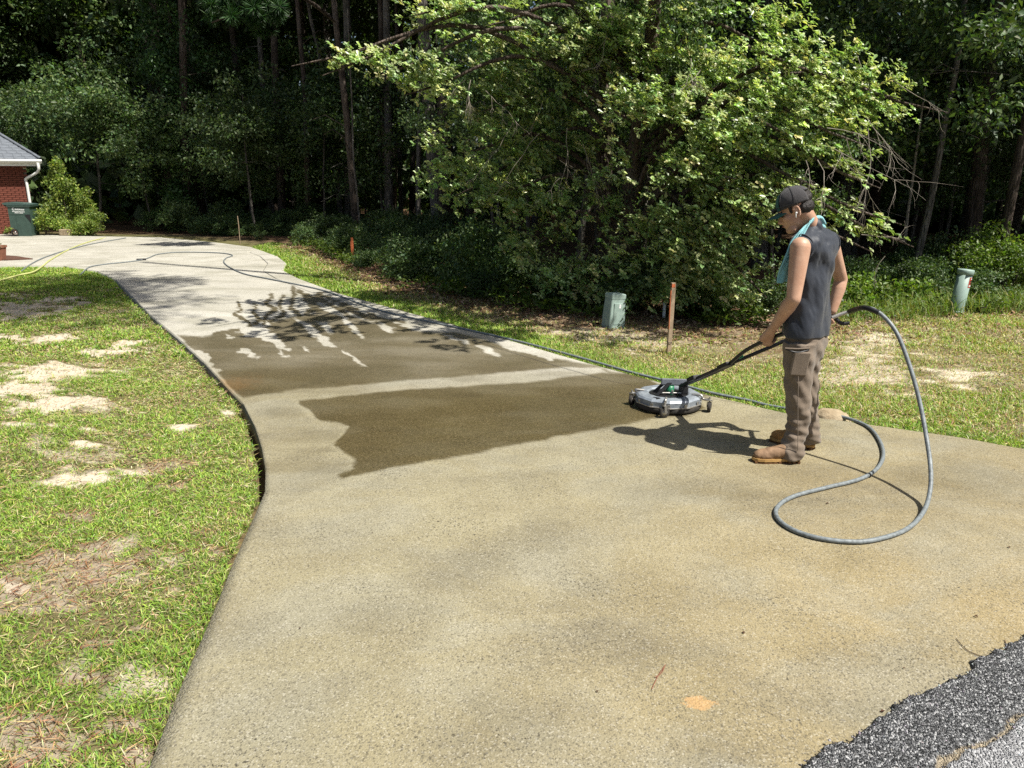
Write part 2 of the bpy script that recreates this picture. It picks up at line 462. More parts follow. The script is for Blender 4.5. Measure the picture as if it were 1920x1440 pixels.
M['cap'] = make_weave('cap_mesh', (.035, .033, .034), (.062, .058, .06), 380, .9, .8)
M['cap_green'] = make_weave('cap_bill', (.012, .075, .06), (.016, .10, .08), 400, .8, .4)
M['hair'] = pm('hair', (.018, .012, .009), (.006, .004, .003), .45, scale=120, bump=1., bscale=200, bdist=.006)
M['boot'] = pm('boot_leather', (.26, .16, .09), (.15, .09, .05), .75, scale=22, bump=.4, bscale=90)
M['boot_tan'] = pm('boot_leather_tan', (.42, .22, .07), (.30, .15, .045), .8, scale=22, bump=.4, bscale=90)  # lighter tan copy of the boot leather, for the far boot
M['sole'] = pm('boot_sole', (.50, .31, .11), (.34, .19, .06), .8, scale=30)
M['sole_dark'] = pm('boot_outsole', (.16, .075, .025), (.10, .045, .016), .8, scale=30)
M['lace'] = pm('boot_lace', (.06, .04, .025), None, .9, scale=60)
M['white_plastic'] = pm('white_plastic', (.8, .8, .78), (.7, .7, .68), .3, scale=30)
M['black_plastic'] = pm('black_plastic', (.014, .014, .015), (.008, .008, .009), .45, scale=30, bump=.15)
M['rubber'] = pm('rubber', (.02, .019, .018), (.045, .038, .03), .85, scale=25, bump=.3)
M['eye'] = pm('eye', (.02, .012, .01), None, .15, scale=40)
M['lips'] = pm('lips', (.36, .13, .09), None, .5, scale=60)
M['deck'] = pm('brushed_aluminium', (.33, .365, .40), (.17, .19, .22), .42, .3, scale=16, bump=.25, bscale=60)
M['steel'] = pm('zinc_steel', (.5, .49, .47), (.3, .28, .25), .42, .8, scale=25, bump=.2)
M['bracket'] = pm('grey_bracket', (.17, .185, .21), (.10, .11, .125), .5, .3, scale=20, bump=.2)
M['handle_black'] = pm('powder_coat', (.012, .012, .013), (.02, .02, .021), .35, scale=40, bump=.1)
M['green_cap'] = pm('green_swivel', (.02, .17, .08), None, .4, scale=30)
M['green_label'] = pm('green_sticker', (.04, .35, .2), None, .4, scale=30)
M['hose_grey'] = pm('hose_grey', (.20, .225, .235), (.10, .112, .115), .5, scale=45, bump=.15, bscale=120)
M['hose_yellow'] = pm('hose_yellow', (.46, .47, .19), (.38, .39, .15), .5, scale=20)
M['box_green'] = pm('pedestal_green', (.30, .385, .34), (.22, .295, .26), .55, scale=10, bump=.08)
M['tube_green'] = pm('tube_green', (.27, .36, .315), (.21, .29, .255), .5, scale=7, bump=.08)
M['red_label'] = pm('red_sticker', (.42, .06, .035), (.33, .05, .03), .5, scale=25)
M['white_print'] = pm('white_print', (.75, .76, .74), (.62, .63, .61), .6, scale=60)
M['black_print'] = pm('black_print', (.02, .02, .02), None, .6, scale=60)
M['stake_wood'] = pm('stake_wood', (.36, .27, .18), (.22, .16, .105), .9, scale=20, bump=.5, bscale=80)
M['orange'] = pm('orange_marking', (.55, .14, .05), (.40, .10, .035), .7, scale=25)
M['rock'] = pm('pale_rock', (.36, .29, .19), (.22, .165, .10), .9, scale=9, bump=.8, bscale=40, bdist=.012)
M['brick'] = pm('red_brick', (.155, .045, .027), (.10, .028, .018), .9, scale=5, bump=.6, bscale=60)
M['mortar'] = pm('mortar', (.33, .27, .22), (.24, .19, .15), .95, scale=30, bump=.5)
M['shingle'] = pm('slate_shingle', (.155, .17, .195), (.085, .095, .11), .9, scale=3.5, bump=.6, bscale=70, bdist=.01)
M['white_paint'] = pm('white_trim', (.78, .78, .75), (.66, .66, .62), .5, scale=8, bump=.08)
M['cream'] = pm('cream_trim', (.60, .55, .42), (.50, .45, .34), .6, scale=8)
M['bin'] = pm('bin_green', (.045, .08, .064), (.033, .06, .048), .5, scale=9, bump=.1)
M['bin_lid'] = pm('bin_lid', (.05, .09, .078), (.035, .065, .055), .5, scale=9, bump=.1)
M['terracotta'] = pm('terracotta', (.24, .10, .06), (.16, .065, .04), .85, scale=12, bump=.3)
M['mulch'] = pm('mulch', (.14, .065, .04), (.06, .03, .02), .95, scale=30, bump=1., bdist=.02)
M['pebble'] = leaf_mat('asphalt_stone', 1., 0, .75, .3, .3)
M['ink'] = pm('ink', (.02, .02, .02), None, .6, scale=50)

# ------------------------------------------------------------------ ground, driveway, road
rng = np.random.default_rng(7)
LEFT_PX = [(280, 1440), (330, 1310), (400, 1150), (440, 1050), (480, 962), (497, 922), (498, 880), (491, 840), (478, 800), (456, 757), (430, 730),
           (380, 676), (330, 630), (282, 590), (240, 547), (217, 524), (182, 508), (120, 499)]
RIGHT_PX = [(1920, 842), (1800, 820), (1700, 806), (1600, 792), (1470, 774), (1345, 746), (1230, 716), (1100, 681), (1000, 652), (880, 617), (760, 585),
            (640, 552), (560, 523), (531, 508), (537, 494), (520, 481), (470, 463)]
LP = np.array([[*at(x, y)][:2] for x, y in LEFT_PX]); RP = np.array([[*at(x, y)][:2] for x, y in RIGHT_PX])
Y_FAR_LAWN = LP[-1, 1]
def xl(y):
    y = np.asarray(y, float)
    r = np.interp(y, LP[:, 1], LP[:, 0])
    r = np.where(y < LP[0, 1], LP[0, 0] - (LP[0, 1] - y) * -.25, r)
    return np.where(y > Y_FAR_LAWN, -34., r)
def xr(y):
    y = np.asarray(y, float)
    r = np.interp(y, RP[:, 1], RP[:, 0])
    slope = 4.5
    return np.where(y < RP[0, 1], np.minimum(RP[0, 0] + (RP[0, 1] - y) * slope, 14), r)
FAR_PX = [(-700, 434), (0, 437), (130, 442), (300, 445), (400, 454), (470, 463)]
FP = np.array([[*at(x, y)][:2] for x, y in FAR_PX])
def yfar(x): return np.interp(x, FP[:, 0], FP[:, 1])

WET_LOW = [(557, 752), (600, 748), (700, 735), (800, 728), (900, 722), (1000, 716), (1060, 706), (1130, 698), (1200, 704), (1235, 716), (1300, 745), (1320, 765), (1290, 780),
           (1235, 783), (1180, 794), (1100, 809), (1000, 828), (900, 847), (800, 866), (720, 881), (640, 897), (636, 889), (660, 880), (666, 862), (645, 848), (625, 835),
           (640, 815), (656, 800), (640, 794), (600, 790), (592, 784), (585, 770), (565, 760)]
WET_UP = [(333, 628), (380, 631), (420, 624), (455, 622), (500, 612), (520, 600), (560, 592), (600, 585), (660, 592), (720, 612), (790, 622), (850, 624), (900, 634), (960, 655), (1060, 676),
          (1150, 692), (1100, 690), (1050, 690), (950, 698), (850, 708), (740, 716), (640, 726), (560, 731), (500, 739), (455, 747), (430, 727), (415, 706), (400, 690), (385, 675), (360, 655)]
WET_EDGE = [(1120, 690), (1180, 700), (1260, 722), (1345, 748), (1260, 745), (1180, 715)]
DRY = [[(360, 657), (385, 659), (398, 676), (412, 697), (396, 698), (372, 673)], [(440, 655), (462, 652), (474, 662), (487, 673), (470, 670), (455, 662)],
       [(446, 612), (490, 611), (512, 626), (528, 640), (543, 653), (545, 661), (520, 656), (505, 642), (480, 634), (458, 628)],
       [(641, 656), (655, 660), (672, 676), (692, 690), (680, 689), (660, 676)], [(548, 594), (575, 603), (600, 622), (634, 652), (620, 653), (596, 640), (575, 620)],
       [(630, 581), (650, 594), (668, 612), (688, 634), (676, 634), (655, 615)], [(886, 646), (918, 652), (938, 668), (925, 669), (905, 660)],
       [(915, 632), (960, 644), (1010, 657), (1052, 673), (1030, 677), (990, 664), (950, 654)], [(826, 624), (860, 632), (890, 646), (870, 645), (846, 636)],
       [(590, 600), (612, 606), (632, 622), (618, 626)], [(700, 598), (730, 612), (744, 624), (724, 622)], [(508, 654), (528, 662), (552, 671), (530, 668)], [(760, 606), (800, 614), (815, 622), (785, 622)],
       [(560, 645), (575, 652), (590, 664), (572, 657)], [(420, 628), (436, 630), (440, 635), (424, 634)], [(1165, 693), (1190, 696), (1214, 706), (1186, 704)], [(1208, 707), (1240, 712), (1262, 722), (1230, 720)]]
RIV = [([(550, 540), (552, 555), (545, 575), (560, 590), (548, 605), (540, 620)], 5), ([(602, 553), (585, 570), (600, 585), (630, 600), (650, 615)], 7),
       ([(530, 555), (520, 572), (535, 588), (505, 603), (520, 618)], 4), ([(480, 570), (474, 585), (490, 600), (470, 612), (440, 621), (400, 627)], 3.5),
       ([(448, 566), (452, 580), (440, 590), (468, 605), (462, 617)], 3), ([(510, 553), (500, 570), (515, 580), (500, 592), (494, 608)], 4),
       ([(575, 560), (590, 575), (575, 590), (600, 605), (620, 622), (640, 645)], 6), ([(640, 574), (662, 585), (700, 600), (740, 611), (765, 622)], 5),
       ([(690, 588), (730, 604), (752, 620), (735, 630)], 4), ([(610, 556), (640, 568), (672, 580)], 3), ([(720, 615), (738, 600), (760, 604)], 3),
       ([(560, 545), (580, 556), (615, 566), (650, 590)], 4), ([(850, 612), (870, 608), (868, 618)], 2.5)]
def wetness(X, Y):
    P = np.stack([X, Y, np.zeros_like(X)], 1); px, py = proj(P)
    k = np.clip(6.0 / np.maximum(Y, 1), .3, 1.6)
    wx = (fbm(X * 9, Y * 9, o=3, s=3) - .5) * 26 * k; wy = (fbm(X * 9, Y * 9, o=3, s=9) - .5) * 14 * k
    qx, qy = px + wx, py + wy
    w = np.zeros_like(X)
    m = (px > 250) & (px < 1420) & (py > 520) & (py < 930)
    a, b_ = qx[m], qy[m]
    fx, fy = px[m] + wx[m] * .35, py[m] + wy[m] * .35
    low = sstep(2.5, -2.5, sdpoly(fx, fy, WET_LOW)); up = sstep(3, -3, sdpoly(fx, fy, WET_UP)); ed = sstep(3, -3, sdpoly(a, b_, WET_EDGE))
    ww = np.maximum(np.maximum(low, up * .93), ed * .8)
    for pts, wd in RIV: ww = np.maximum(ww, sstep(wd + 1, wd - 1.5, sdline(qx[m], qy[m], pts)) * .95)
    for d in DRY: ww = np.minimum(ww, 1 - sstep(.5, -2., sdpoly(a, b_, d)) * .97)
    film = fbm(X[m] * 1.3 + 9, Y[m] * 3.1, o=4, s=31)
    ww = ww * (.9 + .14 * sstep(.3, .65, film))
    # damp film of the freshly washed pass
    BAND = [(455, 747), (560, 728), (740, 712), (950, 694), (1110, 684), (1260, 716), (1060, 708), (900, 724), (700, 737), (556, 754), (570, 770), (590, 790), (650, 800), (622, 838), (664, 868), (634, 898), (560, 930), (505, 930), (497, 880), (480, 800)]
    band = sstep(6, -6, sdpoly(fx, fy, BAND))
    ww = np.maximum(ww, band * (.16 + .22 * sstep(.4, .7, fbm(X[m] * 2.2, Y[m] * 5, o=4, s=44))))
    w[m] = np.clip(ww, 0, 1)
    # damp trail of foot and hose water in front of the worker
    dm = sstep(.42, .7, fbm(X * .9 + 3, Y * 1.7, o=4, s=61)) * sstep(3.2, 4.2, Y) * sstep(6, 5.2, Y) * sstep(.2, 1.2, X) * sstep(3.6, 2.4, X) * .4
    return np.maximum(w, dm)
ORANGE_ST = at(1310, 1318); RUST = at(432, 722); RUST2 = at(1385, 700)
def drive_cols(X, Y):
    c = np.zeros((len(X), 4), np.float32)
    c[:, 0] = wetness(X, Y)
    c[:, 1] = sstep(-.8, 2.2, X - (Y - 2.6) * .35) * sstep(6.5, 3.5, Y) * (.45 + .8 * fbm(X * .8, Y * .8, o=3, s=5))
    c[:, 2] = sstep(5.9, 7.6, Y + (X + 2) * .12 + (fbm(X, Y, o=3, s=8) - .5) * .8)
    n = fbm(X * 30, Y * 30, o=3, s=12)
    st = (.5 * sstep(.35, .0, np.hypot(X - RUST.x, (Y - RUST.y) / 1.4) + (n - .5) * .3))
    c[:, 3] = np.clip(st, 0, 1)
    return c
DIRT = [(1080, 1215, 120, 80, .9), (860, 1400, 190, 50, 1.), (1010, 1335, 150, 35, .6), (400, 1180, 170, 70, .55), (640, 1030, 130, 40, .45), (850, 1052, 70, 20, .6), (1300, 1130, 220, 40, .45), (1470, 1330, 220, 70, .7), (1180, 1000, 90, 20, .4),
        (1400, 1405, 160, 40, .7), (560, 1300, 120, 60, .35), (1700, 1040, 120, 25, .35), (1250, 1225, 200, 40, .5), (1640, 1240, 130, 40, .5), (700, 1180, 100, 40, .35), (1330, 900, 160, 20, .3), (1640, 880, 120, 20, .35)]
def dirt_field(X, Y):
    px, py = proj(np.stack([X, Y, np.zeros_like(X)], 1)); r = np.zeros_like(X); n = (fbm(X * 3.1, Y * 3.1, o=4, s=210) - .5) * 1.6
    for cx, cy, rx, ry, st in DIRT: r = np.maximum(r, st * sstep(1.35, .2, np.hypot((px - cx) / rx, (py - cy) / ry) + n))
    return r
def slab(name, y0, y1, ny, fl, fr, nx, parent=None, zt=0.0, yclip=None, geo=True):
    ys = y0 * (y1 / y0) ** np.linspace(0, 1, ny) if geo else np.linspace(y0, y1, ny)
    a, b_ = fl(ys), fr(ys)
    t = np.linspace(0, 1, nx)
    X = a[:, None] + (b_ - a)[:, None] * t[None]; Y = np.repeat(ys[:, None], nx, 1)
    if yclip is not None: Y = np.minimum(Y, yclip(X))
    X, Y = X.ravel(), Y.ravel()
    ed = (fbm(X * 7, Y * 7, o=2, s=77) - .5) * .012
    Z = np.full_like(X, zt) + (fbm(X * .6, Y * .6, o=2, s=21) - .5) * .006 * 0
    i = np.arange((ny - 1) * nx).reshape(ny - 1, nx)[:, :-1].ravel()
    Q = np.stack([i, i + 1, i + nx + 1, i + nx], 1)
    V = np.stack([X, Y, Z], 1)
    # sides
    ring = np.concatenate([np.arange(nx), nx - 1 + nx * np.arange(1, ny), (ny - 1) * nx + np.arange(nx - 2, -1, -1), nx * np.arange(ny - 2, 0, -1)])
    S = V[ring].copy(); S[:, 2] -= .006
    off = np.zeros_like(S); 
    V0 = V.copy()
    B = V[ring].copy(); B[:, 2] -= .16
    nb = len(V); m = len(ring); k = np.arange(m)
    Q2 = np.stack([ring, nb + k, nb + (k + 1) % m, ring[(k + 1) % m]], 1)
    V = np.concatenate([V, B]); col = drive_cols(V[:, 0], V[:, 1])
    return link(name, mesh_np(name, V, Q=np.concatenate([Q, Q2]), col=col, dirt=dirt_field(V[:, 0], V[:, 1])), M['concrete'], parent)
BORDER = .40
def bw(y): return BORDER * sstep(5.7, 6.6, y) * sstep(19.6, 18.6, y)
GAPW = .012
drive = slab('driveway', .35, Y_FAR_LAWN - .001, 620, xl, lambda y: xr(y) - bw(y) - GAPW * (bw(y) > .01), 230)
tag(drive, 'beige concrete driveway, half washed and wet, curving back to the house', kind='structure')
far = slab('slab', Y_FAR_LAWN + .001, 26.5, 90, lambda y: np.full_like(y, -30.), lambda y: xr(y) - bw(y) - GAPW * (bw(y) > .01), 260, drive, yclip=lambda x: yfar(x), geo=False)
bd = slab('slab', 5.75, 19.5, 260, lambda y: xr(y) - bw(y), lambda y: xr(y), 16, drive, zt=.003)

# base ground to the horizon
def forest_line(x):
    return np.interp(x, [-60, -30, -20, -15.2, -11, -7.6, -5, -3.4, -2, 0, 2.5, 4, 6.5, 9, 14, 30], [36, 32, 29.5, 26.6, 25.6, 23.0, 20.2, 16.6, 13.6, 11.3, 10.0, 10.3, 11.2, 11.6, 12, 13])
gx = np.concatenate([[-1500, -500, -200, -100, -60], np.linspace(-40, 40, 120), [60, 100, 200, 500, 1500]])
gy = np.concatenate([[-1500, -400, -100, -30, -10], np.linspace(-4, 60, 120), [80, 120, 300, 900, 2500]])
GX, GY = [a.ravel() for a in np.meshgrid(gx, gy)]
gz = -.22 + 0 * GX
nx = len(gx); i = np.arange((len(gy) - 1) * nx).reshape(-1, nx)[:, :-1].ravel()
gc = np.zeros((len(GX), 3), np.float32); gc[:, 1] = 1
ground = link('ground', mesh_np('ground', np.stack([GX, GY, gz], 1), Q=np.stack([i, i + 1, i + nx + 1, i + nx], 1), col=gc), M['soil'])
tag(ground, kind='structure')

# lawns: sheets that follow the driveway's edges
SAND = [(45, 575, 125, 20), (25, 632, 45, 9), (80, 632, 55, 7), (230, 641, 50, 9), (200, 652, 70, 6), (130, 690, 115, 12), (30, 722, 85, 20), (110, 748, 100, 16), (60, 700, 60, 10), (160, 829, 42, 6), (138, 893, 62, 18), (345, 795, 24, 5),
        (145, 785, 16, 4), (165, 800, 14, 4), (20, 1095, 30, 12), (430, 770, 22, 7), (250, 880, 30, 6), (60, 790, 50, 5)]
STRAW = [(150, 1050, 135, 34), (50, 1115, 90, 34), (310, 1030, 80, 18), (370, 988, 50, 9), (70, 1390, 130, 46), (235, 1345, 34, 16), (175, 1190, 40, 14), (150, 1260, 60, 10), (260, 1170, 30, 8), (300, 870, 60, 10), (330, 905, 50, 8), (240, 1400, 40, 25), (120, 960, 50, 8)]
def patches(px, py, L, X, Y, soft=1.0):
    r = np.zeros_like(px); n = ((fbm(X * 3, Y * 3, o=3, s=50) - .5) * 1.6 + (fbm(X * 11, Y * 15, o=4, s=51) - .5) * 2.6) * soft
    for cx, cy, rx, ry in L:
        r = np.maximum(r, sstep(1.4, .5, np.hypot((px - cx) / rx, (py - cy) / ry) + n))
    return r
def left_fields(X, Y):
    px, py = proj(np.stack([X, Y, np.zeros_like(X)], 1))
    s = patches(px, py, SAND, X, Y); t = patches(px, py, STRAW, X, Y)
    n = fbm(X * 2.2, Y * 2.2, o=4, s=70)
    dens = np.clip(1.1 - s * 1.05 - t * .85, 0, 1) * (.6 + .55 * sstep(.32, .6, n))
    s2 = np.maximum(s, .55 * sstep(.58, .75, fbm(X * 3, Y * 3, o=4, s=88)))
    dens *= 1 - .45 * sstep(.58, .75, fbm(X * 3, Y * 3, o=4, s=88))
    return np.clip(dens, 0, 1), s2, t
RSAND = [(1430, 600, 230, 26), (1600, 690, 130, 30), (1050, 590, 170, 16), (1180, 625, 150, 20), (1640, 640, 120, 20), (1800, 700, 60, 14), (1690, 735, 50, 8)]
def right_fields(X, Y):
    px, py = proj(np.stack([X, Y, np.zeros_like(X)], 1))
    s = patches(px, py, RSAND, X, Y)
    e = X - xr(Y)                                   # distance from the slab
    n = fbm(X * 1.7, Y * 1.7, o=4, s=170)
    strip = sstep(1.0, .25, e) * sstep(5.2, 5.9, Y)
    base = .6 * sstep(.34, .58, n) + .36
    far_g = sstep(9.5, 12, Y) * .5
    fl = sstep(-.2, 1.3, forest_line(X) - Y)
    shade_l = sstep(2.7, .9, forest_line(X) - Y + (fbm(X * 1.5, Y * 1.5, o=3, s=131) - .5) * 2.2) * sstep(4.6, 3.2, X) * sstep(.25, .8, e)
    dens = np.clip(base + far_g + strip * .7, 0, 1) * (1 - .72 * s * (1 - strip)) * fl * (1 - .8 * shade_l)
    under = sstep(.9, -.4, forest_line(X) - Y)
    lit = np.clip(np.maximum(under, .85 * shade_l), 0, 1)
    s2 = np.clip(s * .6 + .3 * sstep(.5, .3, n), 0, 1)
    return np.clip(dens, 0, 1), s2, lit
def lawn_z(X, Y, D): return -.028 + (fbm(X * .7, Y * .7, o=3, s=91) - .5) * .05 * sstep(0, 1, D) + (fbm(X * 6, Y * 6, o=3, s=92) - .5) * .03
def lz(X, Y): return np.where(X < xl(np.minimum(Y, Y_FAR_LAWN - .02)) + .01, lawn_z(X, Y, xl(np.minimum(Y, Y_FAR_LAWN - .02)) - X), lawn_z(X, Y, X - xr(Y)))
def lawn_sheet(name, side):
    ys = np.concatenate([[-30, -10, -3], .3 * (Y_FAR_LAWN / .3) ** np.linspace(0, 1, 330)]) if side < 0 else np.concatenate([[-30, -10, -3, 1], np.geomspace(2.6, 60, 300), [90, 200]])
    d = np.concatenate([[0, .012, .03, .045, .06, .08, .11], .11 + .06 * (1.045 ** np.arange(1, 110) - 1) / .045, [60, 150, 400]])
    e = xl(np.minimum(ys, Y_FAR_LAWN - .01)) if side < 0 else xr(ys)
    if side > 0: e = np.where(ys > RP[-1, 1], RP[-1, 0] - 40 * sstep(RP[-1, 1], RP[-1, 1] + 6.5, ys), e); e = np.where(ys < 2.6, 14., e)
    X = e[:, None] + side * d[None]; Y = np.repeat(ys[:, None], len(d), 1); D = np.repeat(d[None], len(ys), 0)
    X, Y, D = X.ravel(), Y.ravel(), D.ravel()
    tr = sstep(.075, .04, D + (fbm(X * 6, Y * 6, o=3, s=5) - .5) * .05)
    Z = lawn_z(X, Y, D)
    if side < 0: Z = Z - .085 * tr * sstep(3.9, 4.15, Y) - .03 * tr
    if side < 0: Z = np.where(Y > Y_FAR_LAWN - .15, np.minimum(Z, -.06), Z)
    if side < 0: dn, s, l = left_fields(X, Y); lit = l * .35; s = np.maximum(s, l * .55); lit = np.maximum(lit, tr * .6)  # dark litter tone also painted along the trench, deepening its shade
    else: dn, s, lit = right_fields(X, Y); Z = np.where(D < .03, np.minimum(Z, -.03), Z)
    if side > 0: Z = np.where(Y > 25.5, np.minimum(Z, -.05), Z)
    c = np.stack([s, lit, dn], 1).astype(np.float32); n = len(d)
    i = np.arange((len(ys) - 1) * n).reshape(-1, n)[:, :-1].ravel()
    Q = np.stack([i, i + n, i + n + 1, i + 1], 1) if side < 0 else np.stack([i, i + 1, i + n + 1, i + n], 1)
    return tag(link(name, mesh_np(name, np.stack([X, Y, Z], 1), Q=Q, col=c, smooth=True), M['soil']), kind='structure')
lawn_l = lawn_sheet('lawn', -1); lawn_r = lawn_sheet('lawn', 1)
def ground_z(X, Y): return -.03 + 0 * X

# road
ra, rb = at(1500, 1440), at(1920, 1192); rd = (rb - ra).normalized(); rn = Vector((rd.y, -rd.x, 0))
ss = np.concatenate([np.linspace(-30, -1.2, 20), np.linspace(-1.15, 3.2, 460), np.linspace(3.3, 40, 20)])
tt = np.concatenate([[0, .004, .012, .025], np.linspace(.04, 1.2, 110), [2, 4, 7]])
S_, T_ = [a.ravel() for a in np.meshgrid(ss, tt, indexing='ij')]
jag = (fbm(S_ * 9, S_ * 0, o=4, s=4) - .5) * .085 + (vnoise(S_ * 60, S_ * 0, s=6) - .5) * .022
off = T_ + jag * np.exp(-T_ * 6)
RX = ra.x + rd.x * S_ + rn.x * off; RY = ra.y + rd.y * S_ + rn.y * off
crk = .245 + (fbm(S_ * 5, S_ * 0, o=4, s=14) - .5) * .09
cw = .004 + .022 * fbm(S_ * 8, S_ * 0, o=2, s=19)
inc = sstep(cw, cw * .4, np.abs(T_ - crk))
RZ = .003 + .021 * np.minimum(1, T_ / .014) ** .6 - .02 * inc + (fbm(RX * 90, RY * 90, o=2, s=23) - .5) * .009 * (T_ < 1.3)
rc = np.stack([sstep(0, .03, T_ - crk), inc, 0 * T_], 1).astype(np.float32)
n = len(tt); i = np.arange((len(ss) - 1) * n).reshape(-1, n)[:, :-1].ravel()
road = tag(link('road', mesh_np('road', np.stack([RX, RY, RZ], 1), Q=np.stack([i, i + n, i + n + 1, i + 1], 1), col=rc), M['asphalt']), kind='structure')
# loose aggregate standing out of the binder
N = 5200; s_ = rng.uniform(-.7, 1.6, N); t_ = rng.random(N) ** 1.2 * .95
jg = (fbm(s_ * 9, s_ * 0, o=4, s=4) - .5) * .085; of = t_ + jg * np.exp(-t_ * 6)
c0 = np.stack([ra.x + rd.x * s_ + rn.x * of, ra.y + rd.y * s_ + rn.y * of, np.full(N, .0225)], 1)
OC = np.array([(1, 0, 0), (-1, 0, 0), (0, 1, 0), (0, -1, 0), (0, 0, 1), (0, 0, -1)], float)
OF = np.array([(0, 2, 4), (2, 1, 4), (1, 3, 4), (3, 0, 4), (2, 0, 5), (1, 2, 5), (3, 1, 5), (0, 3, 5)])
an = rng.uniform(0, 6.28, N); r_ = rng.uniform(.0022, .0052, N)
pv = OC[None] * (1 + .35 * rng.normal(size=(N, 6, 1))) * r_[:, None, None] * np.array([1, 1, .75])
cs, sn = np.cos(an)[:, None], np.sin(an)[:, None]
pv = np.stack([pv[..., 0] * cs - pv[..., 1] * sn, pv[..., 0] * sn + pv[..., 1] * cs, pv[..., 2]], -1) + c0[:, None]
pc = np.repeat(pal(N, rng, [(.03, .03, .032), (.06, .06, .064), (.14, .14, .145), (.28, .28, .28)]), 6, 0)
peb = link('asphalt_aggregate', mesh_np('asphalt_aggregate', pv.reshape(-1, 3), T=(np.arange(N)[:, None, None] * 6 + OF[None]).reshape(-1, 3), col=pc), M['pebble'])
tag(peb, 'coarse grey stones in the asphalt at the road edge', 'asphalt', kind='stuff')

# ------------------------------------------------------------------ grass
def blades(name, X, Y, Z, h, w, col, rng, lean=(.2, 1.0), curl=(.2, .9)):
    n = len(X); a = rng.uniform(0, 2 * math.pi, n); l = rng.uniform(*lean, n)
    d = np.stack([np.cos(a), np.sin(a), np.zeros(n)], 1); s = np.stack([-np.sin(a), np.cos(a), np.zeros(n)], 1)
    tw = rng.uniform(-.8, .8, n); s = s * np.cos(tw)[:, None] + np.array([0, 0, 1.]) * np.sin(tw)[:, None]
    B = np.stack([X, Y, Z], 1); up = np.array([0, 0, 1.])
    hh, ww = h[:, None], w[:, None]; cl, sl = np.cos(l)[:, None], np.sin(l)[:, None]
    mid = B + (up * cl + d * sl) * hh * .55
    l2 = np.minimum(l + rng.uniform(*curl, n), 1.9); tip = mid + (up * np.cos(l2)[:, None] + d * np.sin(l2)[:, None]) * hh * .45
    V = np.stack([B - s * ww * .4, B + s * ww * .4, mid + s * ww * .5, mid - s * ww * .5, tip], 1)
    b = np.arange(n)[:, None] * 5
    T = np.concatenate([b + np.array([0, 1, 2]), b + np.array([0, 2, 3]), b + np.array([3, 2, 4])], 0)
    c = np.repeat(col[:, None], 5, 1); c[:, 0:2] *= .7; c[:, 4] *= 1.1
    return mesh_np(name, V.reshape(-1, 3), T=T, col=c.reshape(-1, 3))
GREENS = [(.21, .32, .042), (.265, .375, .053), (.155, .275, .034), (.33, .39, .078), (.13, .23, .042)]
STRAWC = [(.50, .43, .22), (.40, .30, .15), (.34, .22, .12), (.55, .49, .29)]
def scatter(y0, y1, n, fx0, fx1, rng, pw=1.0):
    Y = y0 + (y1 - y0) * rng.random(6 * n) ** pw; w = np.maximum(fx1(Y) - fx0(Y), 0); Y = Y[rng.random(6 * n) < w / w.max()][:n]; n = len(Y); a, b_ = fx0(Y), fx1(Y)
    X = a + (b_ - a) * rng.random(n); return X, Y
def frus_l(Y, m=.7): return -(.686 * (Y * CP + CAM_H * SP)) - m
def frus_r(Y, m=.7): return (.686 * (Y * CP + CAM_H * SP)) + m
gm = []
def left_grass(y0, y1, per_m2, h, w, seed):
    r = np.random.default_rng(seed)
    ym = np.linspace(y0, y1, 50); area = np.trapz(np.maximum(xl(np.minimum(ym, Y_FAR_LAWN - .02)) - frus_l(ym), 0), ym)
    n = int(area * per_m2)
    X, Y = scatter(y0, y1, n, frus_l, lambda y: xl(np.minimum(y, Y_FAR_LAWN - .02)) - .005, r); n = len(X)
    dn, s, t = left_fields(X, Y)
    e = xl(np.minimum(Y, Y_FAR_LAWN - .02)) - X
    clump = .55 + .9 * vnoise(X * 14, Y * 14, s=3)
    keep = (r.random(n) < dn * clump) & (e > .004 + .034 * (Y > 3.95) + .05 * vnoise(X * 8, Y * 8, s=12) * (vnoise(X * 2, Y * 2, s=13) + .2)) & (Y < Y_FAR_LAWN - .04)
    X, Y, dn = X[keep], Y[keep], dn[keep]; n = len(X)
    dry = r.random(n) < .10 + .35 * (1 - dn) + .25 * sstep(.55, .75, fbm(X * 1.2, Y * 1.2, o=3, s=99))
    col = np.where(dry[:, None], pal(n, r, STRAWC), pal(n, r, GREENS))
    col *= (.8 + .45 * fbm(X * 1.6, Y * 1.6, o=3, s=101))[:, None]
    hh = h * r.uniform(.5, 1.25, n) * (.55 + .5 * dn) * np.where(dry, .75, 1)
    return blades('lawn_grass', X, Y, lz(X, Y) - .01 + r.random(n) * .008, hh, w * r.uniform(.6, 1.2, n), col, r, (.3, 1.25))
GRASS_L = [(1.0, 4.2, 19000, .043, .0040, 1), (4.2, 7.5, 10500, .046, .0052, 2), (7.5, 15.6, 3600, .065, .012, 3)]
gl = None
for k, a in enumerate(GRASS_L):
    o = link('lawn_grass', left_grass(*a), M['grass'])
    tag(o, ['patchy green lawn grass nearest the camera, left of the driveway', 'patchy lawn grass with bare sand left of the washed band', 'lawn grass at the far bend of the driveway'][k], 'grass', kind='stuff')
